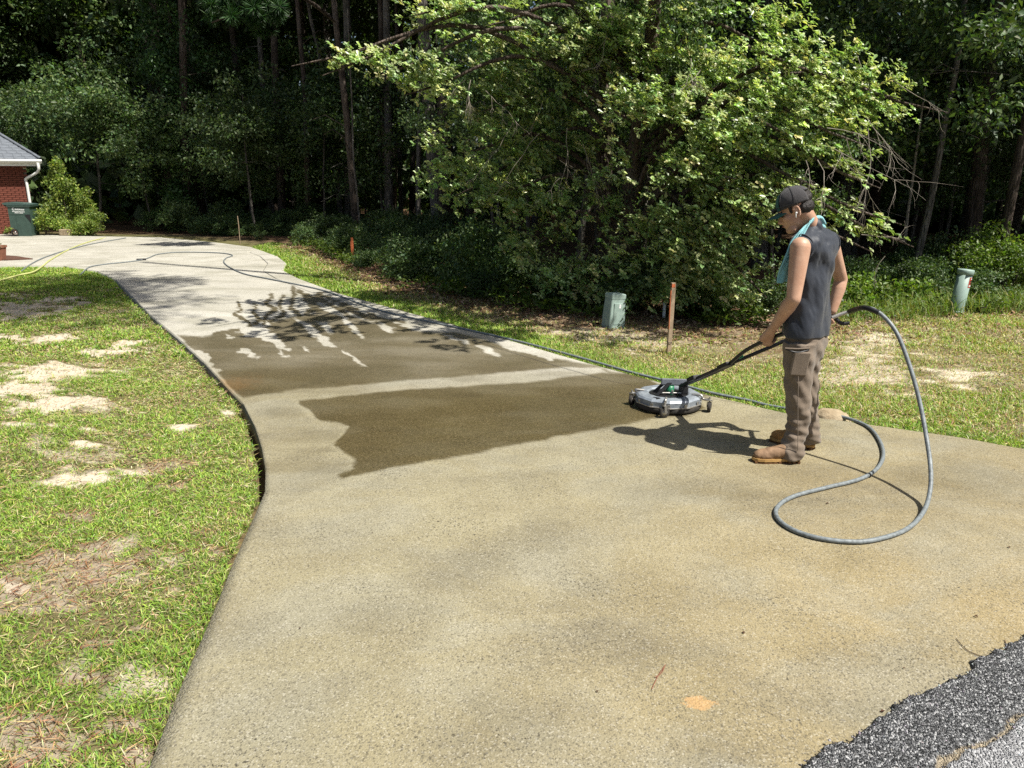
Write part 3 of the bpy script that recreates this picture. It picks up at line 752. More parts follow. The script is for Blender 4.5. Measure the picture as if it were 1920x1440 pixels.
# straw and pine needles lying in the bare patches
n = 26000; X, Y = scatter(1.2, 8, n, frus_l, lambda y: xl(y) - .05, rng); n = len(X)
dn, s, t = left_fields(X, Y); k = rng.random(n) < np.clip(t * .9 + .06 + s * .05, 0, 1); X, Y = X[k], Y[k]; n = len(X)
o = link('pine_straw', blades('pine_straw', X, Y, lz(X, Y) + .003 + rng.random(n) * .012, rng.uniform(.04, .10, n), rng.uniform(.002, .004, n), pal(n, rng, [(.30, .16, .08), (.22, .10, .05), (.40, .27, .14), (.14, .07, .04)]), rng, (1.4, 1.6), (-.05, .1)), M['litter'])
tag(o, 'rust brown pine straw lying in the bare patches of the lawn', 'pine straw', kind='stuff')
# thatch: dead flat blades between the living grass, both sides
for side in (-1, 1):
    n = 55000 if side < 0 else 65000; y0, y1 = (1.2, 11) if side < 0 else (4.6, 11.5)
    X, Y = scatter(y0, y1, n, frus_l if side < 0 else (lambda y: xr(y) + .05), (lambda y: xl(y) - .06) if side < 0 else (lambda y: np.minimum(frus_r(y), xr(y) + 9)), rng, .8); n = len(X)
    dn, s, t = left_fields(X, Y) if side < 0 else right_fields(X, Y)
    ok = rng.random(n) < np.clip(1 - s * .8, .1, 1) * (.35 + .9 * vnoise(X * 4, Y * 4, s=41)) * (1 if side < 0 else 1 - .6 * t); X, Y = X[ok], Y[ok]; n = len(X)
    o = link('thatch', blades('thatch', X, Y, lz(X, Y) + .002 + rng.random(n) * .016, rng.uniform(.025, .06, n), rng.uniform(.0016, .0032, n) * (1 + .16 * Y), pal(n, rng, STRAWC + [(.28, .26, .12), (.22, .18, .10)]) * .8, rng, (1.15, 1.6), (-.1, .2)), M['litter'])
    tag(o, 'dry thatch between the grass ' + ('left' if side < 0 else 'right') + ' of the driveway', 'thatch', kind='stuff')
def right_grass(y0, y1, per_m2, h, w, seed):
    r = np.random.default_rng(seed); ym = np.linspace(y0, y1, 60)
    def lim(y): return np.minimum(frus_r(y), xr(y) + 9)
    area = np.trapz(np.maximum(lim(ym) - xr(ym), 0), ym); n = int(area * per_m2)
    X, Y = scatter(y0, y1, n, lambda y: xr(y) + .01, lambda y: np.maximum(lim(y), xr(y) + .02), r); n = len(X)
    dn, s, lit = right_fields(X, Y)
    keep = r.random(n) < dn * (.5 + .9 * vnoise(X * 9, Y * 9, s=33)); X, Y, dn = X[keep], Y[keep], dn[keep]; n = len(X)
    e = X - xr(Y); strip = sstep(.9, .2, e)
    dry = r.random(n) < .32 * (1 - strip) + .08 + .3 * (1 - dn) * (1 - strip)
    col = np.where(dry[:, None], pal(n, r, STRAWC), pal(n, r, GREENS)) * (.85 + .3 * fbm(X * 1.3, Y * 1.3, o=3, s=111))[:, None]
    hh = h * r.uniform(.5, 1.3, n) * (.6 + .4 * dn)
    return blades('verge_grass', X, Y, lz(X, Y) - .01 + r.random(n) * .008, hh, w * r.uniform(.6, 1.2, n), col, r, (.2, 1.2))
for k, a in enumerate([(4.3, 8.0, 8500, .06, .0065, 4), (8.0, 12, 5200, .07, .009, 5), (12, 22, 2400, .07, .016, 6)]):
    tag(link('verge_grass', right_grass(*a), M['grass']), ['thin dry grass right of the driveway around the rock', 'sparse grass between the driveway and the oak', 'mown grass strip running back along the woods'][k], 'grass', kind='stuff')

# ------------------------------------------------------------------ woods
rng = np.random.default_rng(21)
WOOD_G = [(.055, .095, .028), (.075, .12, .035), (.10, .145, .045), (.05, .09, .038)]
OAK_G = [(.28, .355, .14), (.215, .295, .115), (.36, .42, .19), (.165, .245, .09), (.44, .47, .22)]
def lands_in_woods(x, y, m=0.0):
    for h in (8, 11, 14, 16.5):
        X, Y = x - .531 * h, y + .296 * h
        if X < -14.6 and Y < 32: return False
        if h < 15 and (X + 14.4) ** 2 + (Y - 25.2) ** 2 < 16: return False
        if Y < float(forest_line(X)) + (m + 1.3 if -9.5 < X < 3 else m): return False
    return True
FRESH_G = [(.12, .19, .03), (.09, .15, .025), (.16, .22, .045)]
def foliage(clumps, per, leafL, cols, rng, flat=.65, shape='kite', up=.7):
    """clumps: rows x,y,z,rx,ry,rz"""
    C = np.asarray(clumps, float); n = len(C) * per; idx = np.repeat(np.arange(len(C)), per)
    u = rnd(n, rng) * (rng.random((n, 1)) ** .45)
    P = C[idx, :3] + u * C[idx, 3:6]
    D = unit(u * .8 + rnd(n, rng) * .9 + np.array([0, 0, -.15])); N = unit(rnd(n, rng) + np.array([0, 0, up]) + u * .5)
    L = leafL * rng.uniform(.6, 1.3, n)
    col = pal(n, rng, cols) * (.75 + .5 * rng.random(len(C)))[idx][:, None]
    return P, D, N, L, L * rng.uniform(.4, .62, n), col, shape
def trunk_mesh(name, h, r, bend, seed, n=10, segs=14, sprout=True):
    r_ = random.Random(seed); pts = []; x = y = 0; ax, ay = r_.uniform(-1, 1), r_.uniform(-1, 1)
    for k in range(segs + 1):
        t = k / segs
        pts.append((bend * (math.sin(t * 2.6 + ax) - math.sin(ax)) + r_.uniform(-.02, .02), bend * .6 * (math.sin(t * 2.1 + ay) - math.sin(ay)) + r_.uniform(-.02, .02), h * t - .25))
    rad = [r * (1.25 if k == 0 else 1.0) * (1 - .62 * k / segs) for k in range(segs + 1)]
    mb = MB().tube(pts, rad, n)
    if sprout:
        for _ in range(7):
            i = r_.randint(segs // 3, segs - 1); a = r_.uniform(0, 6.28); L = r_.uniform(.5, 1.6)
            p = Vector(pts[i]); q = p + Vector((math.cos(a) * L * .6, math.sin(a) * L * .6, r_.uniform(-.1, .3) * L)); e = q + Vector((math.cos(a) * L * .5, math.sin(a) * L * .5, -.2 * L))
            mb.tube([p, q, e], [r * .16, r * .1, r * .03], 5)
    return mb.mesh(name), pts
def clumps_in(n, R, zc, rr, rng, shell=.5):
    u = rnd(n, rng) * (rng.random((n, 1)) ** shell); c = np.empty((n, 6)); c[:, 0] = u[:, 0] * R[0]; c[:, 1] = u[:, 1] * R[1]; c[:, 2] = zc + u[:, 2] * R[2]
    s = rng.uniform(*rr, n); c[:, 3] = s; c[:, 4] = s; c[:, 5] = s * .6; return c
def zone(x, y):
    px = 960 + FPX * x / max(y * CP + .45, .5)
    return 'in the left woods past the house' if px < 300 else 'in the woods behind the bend of the driveway' if px < 560 else 'among the bare trunks behind the far stake' if px < 900 else 'in the woods behind the oak' if px < 1560 else 'in the right woods behind the green tube'
# shared meshes
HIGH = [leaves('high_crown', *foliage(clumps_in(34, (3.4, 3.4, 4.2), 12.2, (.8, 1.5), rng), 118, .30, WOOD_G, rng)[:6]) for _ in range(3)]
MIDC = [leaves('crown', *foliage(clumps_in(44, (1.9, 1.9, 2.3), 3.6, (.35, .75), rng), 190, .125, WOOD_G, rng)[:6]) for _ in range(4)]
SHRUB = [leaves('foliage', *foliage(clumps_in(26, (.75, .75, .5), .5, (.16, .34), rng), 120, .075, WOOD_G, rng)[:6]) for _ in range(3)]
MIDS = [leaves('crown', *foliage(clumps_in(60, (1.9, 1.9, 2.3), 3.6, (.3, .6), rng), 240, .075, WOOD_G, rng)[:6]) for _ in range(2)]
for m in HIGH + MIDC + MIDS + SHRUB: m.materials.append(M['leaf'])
TRUNK = []
for k in range(4):
    m, _ = trunk_mesh('trunk', 16, .15 + .02 * k, .25 + .1 * k, 40 + k); m.materials.append(M['bark'] if k % 2 else M['bark_grey']); TRUNK.append(m)
STEM = []
for k in range(3):
    m, _ = trunk_mesh('trunk', 5.2, .05, .2, 60 + k, 7, 9); m.materials.append(M['bark_grey']); STEM.append(m)
def tall_tree(name, label, loc, trunk, crown, rz=0, s=1.0, group=None, lift=0, crown_s=1.0):
    t = thing(name, label, 'tree', loc, rz, group)
    o = link('trunk', trunk, None, t); o.scale = (s, s, 1)
    if crown is not None:
        c = link('crown', crown, None, t); c.location.z = lift; c.scale = (crown_s, crown_s, 1)
    return t
def gpos(px, Y):
    c = Y * CP + CAM_H * SP
    return Vector(((px - 960) / FPX * c, Y, -.05))

# trunks one can pick out: (px at base, depth, radius factor, label, custom path px)
def path_tree(label, pts, Y, r, mat, crown=None, crown_at=None, name='pine_tree', cs=1.0, extra_top=9.0):
    P = [W(x, y, Y) for x, y in pts]; base = Vector((P[0].x, Y, -.1))
    P = [base] + [p for p in P if p.z > .3]
    d = (P[-1] - P[-2]).normalized(); top = P[-1] + Vector((d.x * .3, d.y * .3, 1)).normalized() * extra_top
    P = P + [P[-1] * .5 + top * .5, top]
    L = smooth_path([p - base for p in P], 4); m = len(L)
    mb = MB().tube(L, [r * (1.3 if k == 0 else 1) * (1 - .55 * k / m) for k in range(m)], 11)
    r_ = random.Random(int(pts[0][0]))
    for _ in range(6):
        i = r_.randint(m // 4, m - 2); a = r_.uniform(0, 6.28); ln = r_.uniform(.4, 1.4); p = L[i]
        q = p + Vector((math.cos(a) * ln * .6, math.sin(a) * ln * .6, r_.uniform(-.1, .4) * ln))
        mb.tube([p, q, q + Vector((math.cos(a) * ln * .4, math.sin(a) * ln * .4, -.15 * ln))], [r * .15, r * .09, .006], 5)
    t = thing(name, label, 'tree', base)
    mb.build('trunk', mat, t)
    if crown is not None:
        c = link('crown', crown, None, t); c.location = (top - base) - Vector((0, 0, 12.2 * .4)) ; c.scale = (cs * .36, cs * .36, .4)
    return t
t1 = path_tree('tall slender pine curving left, its dark trunk behind the far orange stake', [(668, 425), (660, 330), (652, 240), (640, 130), (626, 0)], 22.5, .125, M['bark'], HIGH[0])
t2 = path_tree('straight pale grey tree trunk right of the curving pine', [(730, 410), (728, 250), (726, 120), (724, 0)], 25, .16, M['bark_grey'], HIGH[1])
path_tree('thin ivy-speckled trunk lit on its face, left of the thickest trunk', [(785, 432), (784, 350), (786, 250), (788, 100)], 23, .085, M['bark_grey'], HIGH[2])
path_tree('thickest dark pine trunk beyond the weeds at the middle', [(830, 442), (829, 320), (830, 200), (834, 50)], 21.5, .175, M['bark'], HIGH[0])
path_tree('slim pale sapling hugging the right side of the curving pine', [(675, 425), (668, 350), (663, 300), (660, 200)], 22.2, .035, M['bark_grey'], None, extra_top=2.5)
path_tree('narrow brown trunk in the dark woods left of the curving pine', [(577, 420), (575, 300), (572, 180), (560, 40)], 26, .10, M['bark'], HIGH[1])
path_tree('leaning sunlit grey pole trunk near the top left of the curving pine', [(640, 410), (618, 250), (600, 110), (577, 0)], 28, .09, M['bark_grey'], HIGH[2])
path_tree('dark leaning trunk with sunlit right flank deep in the left woods', [(332, 400), (322, 320), (305, 220), (294, 120), (286, 0)], 29, .24, M['bark'], HIGH[0])
ivy = path_tree('tree wrapped to the top in dark green ivy, left woods', [(352, 425), (348, 300), (344, 180), (340, 0)], 27.5, .16, M['bark'], HIGH[1], name='ivy_tree')
path_tree('rough sunlit trunk leaning right at the edge of the right woods', [(1824, 440), (1832, 380), (1846, 300), (1856, 240), (1862, 100)], 14.5, .14, M['bark_grey'], HIGH[2], extra_top=8)
path_tree('thin pale dead stem in the shade right of the worker', [(1698, 440), (1702, 400), (1708, 360), (1716, 300)], 13.5, .03, M['twig'], None, name='dead_stem', extra_top=1.2)
path_tree('tall pine standing inside the oak foliage, trunk mostly hidden', [(1140, 590), (1136, 420), (1132, 250), (1138, 60)], 11.2, .14, M['bark'], None, extra_top=14)
tp_ = [o for o in bpy.data.objects if o.get('label', '').startswith('tall pine standing inside')][0]
c = link('crown', HIGH[0], None, tp_); c2_ = link('crown', HIGH[1], None, tp_); c2_.scale = (.56, .8, .36); c2_.rotation_euler.z = 1.1; c2_.location = Vector((2.3, 6.5, 17.4 - 12.2 * .36)) - tp_.location  # two unseen crowns, set off the trunk to shade the left lawn
c.scale = (.54, .76, .36); c.location = Vector((2.2, 6.9, 17.8 - 12.2 * .34)) - tp_.location
# ivy on its tree
b = ivy.location; cl = []
for k in range(60):
    z = rng.uniform(0, 8.5); cl.append((-.18 - z * .02 + rng.normal() * .25, rng.normal() * .2 - .15, z, .35, .35, .3))
for k in range(16): cl.append((rng.normal() * .5 + .3, rng.normal() * .4, rng.uniform(3, 7), .5, .4, .5))
link('ivy', leaves('ivy', *foliage(cl, 130, .13, [(.03, .075, .02), (.045, .10, .03), (.06, .12, .03)], rng)[:6], 'wide'), M['leaf'], ivy)
# pine bough hanging into the top of the view
bc = W(468, 14, 19.5) - t1.location
mb = MB(); root = W(628, 40, 22.5) - t1.location; mid = W(560, -8, 20.6) - t1.location
mb.tube(smooth_path([root, mid, bc + Vector((.3, 0, .1)), bc - Vector((.9, .1, .35))], 5), [.05] * 5 + [.035] * 5 + [.02] * 6, 6)
bough = mb.build('bough', M['bark'], t1)
n = 9000; tw = rng.integers(0, 42, n); ctr = rnd(42, rng) * (rng.random((42, 1)) ** .5) * np.array([1.1, .8, .5]) + np.array(bc)
Dn = unit(rnd(n, rng) + np.array([0, 0, -.35])); L = rng.uniform(.18, .32, n)
nm = leaves('needle_cluster', ctr[tw], Dn, rnd(n, rng), L, L * .05, pal(n, rng, [(.02, .06, .016), (.03, .085, .02), (.045, .10, .025)]))
tag(link('needle_cluster', nm, M['needles'], bough), kind='stuff')

# woods behind: tall trees whose crowns close the canopy
spots = []
r_ = random.Random(5)
def too_close(x, y, L, d): return any((x - a) ** 2 + (y - b) ** 2 < d * d for a, b in L)
for k in range(4000):
    x = r_.uniform(-34, 26); y = float(forest_line(x)) + r_.uniform(.9, 22)
    if too_close(x, y, spots, 2.5): continue
    if (-24 < x < -14.5 and y < 38) or not lands_in_woods(x, y): continue
    spots.append((x, y))
    if len(spots) > 125: break
for k, (x, y) in enumerate(spots):
    tall_tree('woodland_tree', 'tall dark tree standing deep ' + zone(x, y), (x, y, -.05), TRUNK[k % 4], HIGH[k % 3], r_.uniform(0, 6.28), r_.uniform(.55, 1.15), 'tall trees of the shaded woods', r_.uniform(-1.2, 1.5))
# canopy trees leaning over the edge of the woods
edge = []
for k in range(900):
    x = r_.uniform(-36, 24); y = float(forest_line(x)) + r_.uniform(-.3, 1.2)
    if too_close(x, y, edge, 2.6) or (-24 < x < -14.5) or -1.5 < x < 6.5 or not lands_in_woods(x, y, .4): continue
    edge.append((x, y))
for k, (x, y) in enumerate(edge):
    tall_tree('edge_tree', 'tall slim front row tree ' + zone(x, y), (x, y, -.05), TRUNK[(k + 1) % 4], HIGH[k % 3], r_.uniform(0, 6.28), r_.uniform(.35, .6), 'front row trees of the woods', r_.uniform(-2.2, .2), 1.05)
# trees closing the view behind the house
for k, (x, y, s) in enumerate([(-31, 40, 2.2), (-27.5, 43, 2.4), (-24, 40, 2.0), (-21, 43, 2.4), (-18.5, 40.5, 2.2), (-16, 43, 2.3), (-13.6, 40, 1.9), (-29, 46, 2.6), (-22.5, 47, 2.6)]):
    t = thing('woodland_tree', ['leafy tree rising behind the roof of the brick house', 'leafy tree rising behind the roof of the brick house'][k % 2], 'tree', (x, y, -.05), k * 1.7, 'trees behind the house'); t.scale = (s, s, s)
    link('trunk', STEM[k % 3], None, t); link('crown', MIDC[k % 4], None, t)
# understory trees
us = []
for k in range(2600):
    x = r_.uniform(-32, 20); dd = r_.uniform(.5, 9); y = float(forest_line(x)) + dd
    if too_close(x, y, us, 1.9) or (-24 < x < -14.8 and y < 33): continue
    if any(x - .531 * h - 1.2 < float(xr(y + .296 * h)) + .2 and y + .296 * h < 20.5 for h in (3, 5, 6.5)): continue
    if y < 25.5 and 490 < 960 + FPX * x / (y * CP + .45) < 905: continue
    us.append((x, y))
    if len(us) > 120: break
for k, (x, y) in enumerate(us):
    s = r_.uniform(.7, 1.35)
    t = thing('understory_tree', 'leafy low understory tree ' + zone(x, y), 'tree', (x, y, -.05), r_.uniform(0, 6.28), 'understory trees of the woods')
    t.scale = (s, s, s)
    link('trunk', STEM[k % 3], None, t); link('crown', MIDC[k % 4] if y > 17.5 else MIDS[k % 2], None, t)
# low shrubs at the foot of the woods
sh = []
for k in range(3000):
    x = r_.uniform(-13, 15); y = float(forest_line(x)) + r_.uniform(-.2, 2.0)
    if too_close(x, y, sh, .62): continue
    if 5.2 < x < 6.6 and y < 10.9: continue
    if len(sh) > 70: x = r_.uniform(-9, 0); y = float(forest_line(x)) + r_.uniform(2, 8)
    sh.append((x, y))
    if len(sh) > 125: break
for k, (x, y) in enumerate(sh):
    s = r_.uniform(.45, .95)
    o = tag(link('undergrowth_shrub', SHRUB[k % 3], None, None, (x, y, -.06)), 'low leafy undergrowth shrub ' + zone(x, y), 'shrub', 'undergrowth shrubs along the woods')
    o.scale = (s, s, s * r_.uniform(.7, 1.2)); o.rotation_euler.z = r_.uniform(0, 6.28)
# far wall of the woods
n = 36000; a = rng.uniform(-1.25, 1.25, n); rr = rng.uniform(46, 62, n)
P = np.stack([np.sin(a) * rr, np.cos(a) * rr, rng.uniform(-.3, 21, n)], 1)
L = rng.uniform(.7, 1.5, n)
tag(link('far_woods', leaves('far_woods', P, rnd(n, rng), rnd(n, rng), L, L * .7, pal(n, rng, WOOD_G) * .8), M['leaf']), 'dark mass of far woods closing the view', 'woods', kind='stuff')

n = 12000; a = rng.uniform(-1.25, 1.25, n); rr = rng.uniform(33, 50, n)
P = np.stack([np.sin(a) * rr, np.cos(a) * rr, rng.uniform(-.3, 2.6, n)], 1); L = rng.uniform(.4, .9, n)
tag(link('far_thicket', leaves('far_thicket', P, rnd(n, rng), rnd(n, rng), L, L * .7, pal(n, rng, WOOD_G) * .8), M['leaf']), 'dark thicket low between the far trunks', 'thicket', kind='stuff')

# ------------------------------------------------------------------ the sunlit oak
OAK = [(1250, 60, 10, 130, 70), (1400, 70, 10, 130, 70), (1500, 130, 9.6, 110, 80), (1620, 170, 9.4, 100, 52), (1690, 192, 9.3, 60, 34), (1150, 90, 10.3, 120, 70), (1330, 190, 9.4, 140, 70), (1200, 230, 9.4, 100, 60),
       (1450, 240, 9.1, 140, 80), (1560, 250, 9.0, 80, 50), (1350, 330, 9.2, 140, 90), (1250, 320, 9.5, 110, 70), (1430, 400, 9.0, 90, 80), (1350, 470, 9.3, 120, 80), (1250, 450, 9.8, 110, 90), (1580, 325, 8.9, 60, 40),
       (1610, 395, 8.8, 55, 40), (1565, 440, 8.8, 45, 35), (1630, 430, 8.8, 35, 22), (1050, 60, 10.5, 110, 60), (1000, 130, 10.5, 110, 60), (1080, 130, 10.3, 100, 50), (950, 40, 10.6, 130, 50), (830, 15, 10.2, 70, 30), (770, 122, 10.0, 80, 28),
       (690, 108, 10.0, 60, 18), (640, 105, 10.0, 24, 10), (820, 160, 10.0, 70, 22), (940, 200, 10.6, 110, 50), (900, 280, 11, 110, 60), (1030, 260, 10.8, 110, 70), (980, 350, 11, 110, 60), (1100, 400, 10.6, 110, 90), (1020, 450, 10.9, 90, 70),
       (1150, 520, 10.2, 90, 55), (1300, 540, 9.8, 120, 45), (1400, 520, 9.3, 70, 50), (890, 350, 11.5, 110, 45), (1080, 520, 10.6, 80, 50), (1240, 150, 9.8, 110, 60), (1530, 190, 9.3, 100, 50), (1480, 330, 8.9, 80, 60), (1290, 400, 9.4, 100, 60)]
oakc = []
for x, y, Y, rx, ry in OAK:
    c = W(x, y, Y); k = Y / FPX * .98; oakc.append((c.x, c.y, c.z, rx * k * 1.0, rx * k * .5, ry * k * .92))
r_ = random.Random(11)
for k in range(11):                              # unseen crown clumps added above the frame to shade the driveway
    oakc.append((r_.uniform(-.7, 1.7), r_.uniform(7.2, 9.0), r_.uniform(4.2, 5.6), r_.uniform(.35, .7), r_.uniform(.35, .6), r_.uniform(.2, .4)))
for k in range(13): oakc.append((r_.uniform(1.9, 4.4), r_.uniform(6.6, 8.3), r_.uniform(4.2, 5.4), r_.uniform(.3, .6), r_.uniform(.3, .5), r_.uniform(.2, .3)))  # more unseen clumps, added to shade the lawn right of the driveway
oakc = np.array(oakc)
oak = thing('oak_tree', 'big sunlit oak with drooping leafy boughs beside the driveway', 'tree', (1.55, 10.6, -.05))
ob = np.array(oak.location)
# trunk and limbs
mb = MB(); P = smooth_path([(0, 0, -.2), (.05, 0, 1.0), (.12, -.05, 2.1), (.25, -.1, 3.4), (.3, -.1, 5.4)], 5); mb.tube(P, [.19 - .13 * k / len(P) for k in range(len(P))], 12)
mb.build('trunk', M['bark'], oak)
limb = MB(); r_ = random.Random(3)
for c in oakc:
    q = Vector(c[:3] - ob); h = max(min(q.z - r_.uniform(.1, .9), 4.8), 1.0); st = Vector((.03 + .05 * h, -.02 * h, h))
    md = st.lerp(q, .55) + Vector((0, 0, .25 + .12 * (q - st).length)); L = smooth_path([st, md, q, q + (q - md) * .35], 5)
    limb.tube(L, [max(.045 * (1 - k / len(L)), .006) for k in range(len(L))], 6)
limb.build('limb', M['bark'], oak)
# leaf rosettes
def rosettes(C, dens, rng, cols, size, per=6):
    Ps, Ds, Ns, Ls, Cs = [], [], [], [], []
    for c in C:
        area = math.pi * (c[3] * c[5] + c[3] * c[4]) ; n = max(int(dens * area), 12)
        q = max(n // 4, 3); n = q * 4
        u = rnd(q, rng) * (rng.random((q, 1)) ** .25)
        sd = unit(u * np.array([1, 1, .5]) + rnd(q, rng) * .6 + np.array([.1, -.15, .0])); u = np.repeat(u, 4, 0); stp = np.tile(np.arange(4), q)[:, None] * rng.uniform(.05, .085, (n, 1)); sd = np.repeat(sd, 4, 0)
        lump = 1 + .35 * (vnoise(u[:, 0] * 3 + c[0] * 5, u[:, 1] * 3 + c[1] * 5, u[:, 2] * 3 + c[2] * 5, 3)[:, None] - .5) * 2
        p = c[:3] + u * c[3:6] * lump + sd * (stp - .1) + rnd(n, rng) * .018 - np.array([0, 0, 1.]) * (stp ** 2) * .8
        gap = np.repeat(fbm(p[::4, 0] * 1.9, p[::4, 1] * 1.9, p[::4, 2] * 2.6, 2, 77), 4) > .445; p = p[gap]; u = u[gap]; sd = sd[gap]; n = len(p)
        if n == 0: continue
        d = unit(sd * .7 + u * np.array([1, 1, .6]) * .5 + rnd(n, rng) * .4 + np.array([.05, -.2, .12]))
        a1 = unit(np.cross(d, rnd(n, rng))); a2 = np.cross(d, a1)
        tone = (.72 + .5 * rng.random(n)) * (.85 + .35 * rng.random())
        cc = pal(n, rng, cols, .12) * tone[:, None]
        for k in range(per):
            th = 6.283 * k / per + rng.random(n) * .7; sp = rng.uniform(.35, 1.15, n)[:, None]
            rad = a1 * np.cos(th)[:, None] + a2 * np.sin(th)[:, None]
            ld = d * np.cos(sp) + rad * np.sin(sp) + np.array([0, 0, -.08]); ld = unit(ld - .7 * np.array(SUN) * (ld @ np.array(SUN))[:, None])
            Ps.append(p + d * rng.uniform(-.02, .03, n)[:, None]); Ds.append(ld); Ns.append(unit(d * .5 - rad * .3 + np.array(SUN) * 1.0 + rnd(n, rng) * .35))
            Ls.append(size * rng.uniform(.65, 1.25, n)); Cs.append(cc * rng.uniform(.85, 1.15, (n, 1)))
    return np.concatenate(Ps), np.concatenate(Ds), np.concatenate(Ns), np.concatenate(Ls), np.concatenate(Cs)
P, D, N, L, C = rosettes(oakc[:len(OAK)], 235, rng, OAK_G, .074)
P2, D2, N2, L2, C2 = rosettes(oakc[len(OAK):], 60, rng, OAK_G, .12, 5)
px, py = proj(P); near = np.argsort(P[:, 1] - .5 * D[:, 2] + 6 * ((px < 640) | (px > 1740) | (py < 0)))[:300]
mask = np.ones(len(P), bool); mask[near] = False
A = [np.concatenate([x[mask], y]) for x, y in ((P, P2), (D, D2), (N, N2), (L, L2), (C, C2))]
crown = link('crown', leaves('crown', A[0] - ob, A[1], A[2], A[3], A[3] * rng.uniform(.34, .5, len(A[3])), A[4], 'spat', .12), M['oak_leaf'], oak)
tag(crown, kind='stuff')
# the leaves that show largest, one by one
one = leaves('leaf', np.zeros((1, 3)), np.array([[1., 0, 0]]), np.array([[0, 0, 1.]]), np.array([1.]), np.array([.44]), np.array([[.14, .165, .042]]), 'spat', .12); one.materials.append(M['oak_leaf'])
for i in near:
    o = link('leaf', one, None, oak)
    X = Vector(D[i]); Z = Vector(N[i]); Yv = Z.cross(X).normalized(); Z = X.cross(Yv)
    m = Matrix((X, Yv, Z)).transposed().to_4x4() @ Matrix.Scale(float(L[i]), 4); m.translation = Vector(P[i] - ob); o.matrix_local = m
# dead twigs hanging out of the oak
def twig(mb, p, d, L, r, rr, depth=0):
    pts = [p]; v = d.normalized()
    for k in range(6):
        v = (v + Vector((rr.uniform(-.32, .32), rr.uniform(-.3, .3), rr.uniform(-.3, .2)))).normalized(); pts.append(pts[-1] + v * L / 6)
    mb.tube(pts, [r * (1 - .8 * k / 6) for k in range(7)], 5, False)
    if depth < 2:
        for k in range(rr.randint(2, 5)):
            i = rr.randint(1, 5); twig(mb, pts[i], v + Vector((rr.uniform(-1, 1), rr.uniform(-.7, .7), rr.uniform(-.8, .3))), L * rr.uniform(.3, .6), r * .6, rr, depth + 1)
rr = random.Random(8)
TW = [(1560, 240, 8.7, 260, .4), (1590, 260, 8.7, 300, .4), (1620, 220, 8.9, 250, .5), (1530, 270, 8.7, 330, .3), (1660, 150, 9.1, 180, .8), (1640, 240, 8.8, 260, .5), (1540, 300, 8.6, 280, .4), (1500, 300, 8.7, 150, .2), (1600, 440, 8.6, 130, .5), (1450, 500, 8.7, 120, .2),
      (1330, 130, 9.2, 140, .1), (1290, 110, 9.3, 160, -.1), (1020, 190, 10.2, 200, -.3), (1050, 240, 10.2, 220, .1), (1000, 250, 10.2, 230, .1), (880, 150, 9.9, 130, -.1), (900, 170, 9.9, 130, .2), (860, 150, 9.9, 110, -.4), (1080, 270, 10.1, 200, .2), (960, 230, 10.3, 160, -.2), (1040, 300, 10.2, 180, .5), (1660, 480, 8.6, 90, -.3), (1620, 100, 9.3, 160, .3), (1140, 60, 10, 120, .3)]
for x, y, Y, ln, dx in TW:
    mb = MB(); p = W(x, y, Y) - Vector(ob)
    for q in range(1): twig(mb, p + Vector((rr.uniform(-.1, .1), 0, 0)), Vector((dx * 1.6 + rr.uniform(-.6, .6), rr.uniform(-.3, .1), rr.uniform(-.9, -.2))), ln * .62 * Y / FPX, .0046, rr)
    mb.build('dead_twig', M['twig'], oak)

# leaf litter and weeds at the edge of the woods
n = 36000; X = rng.uniform(-6, 9, n); Y = forest_line(X) + rng.uniform(-2.4, 3, n)
k = (X > xr(Y) + .1) & (rng.random(n) < sstep(2.6, .2, forest_line(X) - Y)); X, Y = X[k], Y[k]; n = len(X)
Dn = rnd(n, rng); Dn[:, 2] *= .25; Dn = unit(Dn); Nn = unit(rnd(n, rng) * .5 + np.array([0, 0, 1])); L = rng.uniform(.04, .085, n)
tag(link('leaf_litter', leaves('leaf_litter', np.stack([X, Y, lz(X, Y) + .004 + rng.random(n) * .02], 1), Dn, Nn, L, L * .5, pal(n, rng, [(.16, .085, .045), (.23, .14, .085), (.10, .055, .03), (.30, .22, .15)])), M['litter']), 'brown fallen leaves under the edge of the woods', 'leaf litter', kind='stuff')
# ground cover under the oak and around the pedestals
n = 26000; X = rng.uniform(-7, 13, n); Y = forest_line(X) + rng.uniform(-1.0, 1.6, n)
k = (rng.random(n) < sstep(.35, .6, fbm(X * 1.1, Y * 1.1, o=3, s=7))) & (X > xr(Y) + .6); X, Y = X[k], Y[k]; n = len(X)
L = rng.uniform(.05, .11, n); Dn = unit(rnd(n, rng) * np.array([1, 1, .5]) + np.array([0, 0, .35])); Nn = unit(rnd(n, rng) * .6 + np.array([0, 0, 1]))
tag(link('ground_cover', leaves('ground_cover', np.stack([X, Y, rng.uniform(0, .3, n) * fbm(X * 2, Y * 2, o=2, s=3)], 1), Dn, Nn, L, L * .5, pal(n, rng, FRESH_G) * .75, 'wide'), M['leaf_spring']), 'low green weeds and ivy carpeting the edge of the woods', 'weeds', kind='stuff')
n = 9000; X = rng.uniform(3.6, 11, n); Y = forest_line(X) - rng.uniform(-.8, 1.2, n)
hh = rng.uniform(.15, .5, n)
tag(link('tall_grass', blades('tall_grass', X, Y, np.full(n, -.04), hh * (.4 + .9 * fbm(X, Y, o=2, s=2)), rng.uniform(.006, .012, n), pal(n, rng, FRESH_G + [(.25, .24, .08)]), rng, (.1, .8)), M['grass']), 'tall loose grass around the green tube at the right', 'grass', kind='stuff')
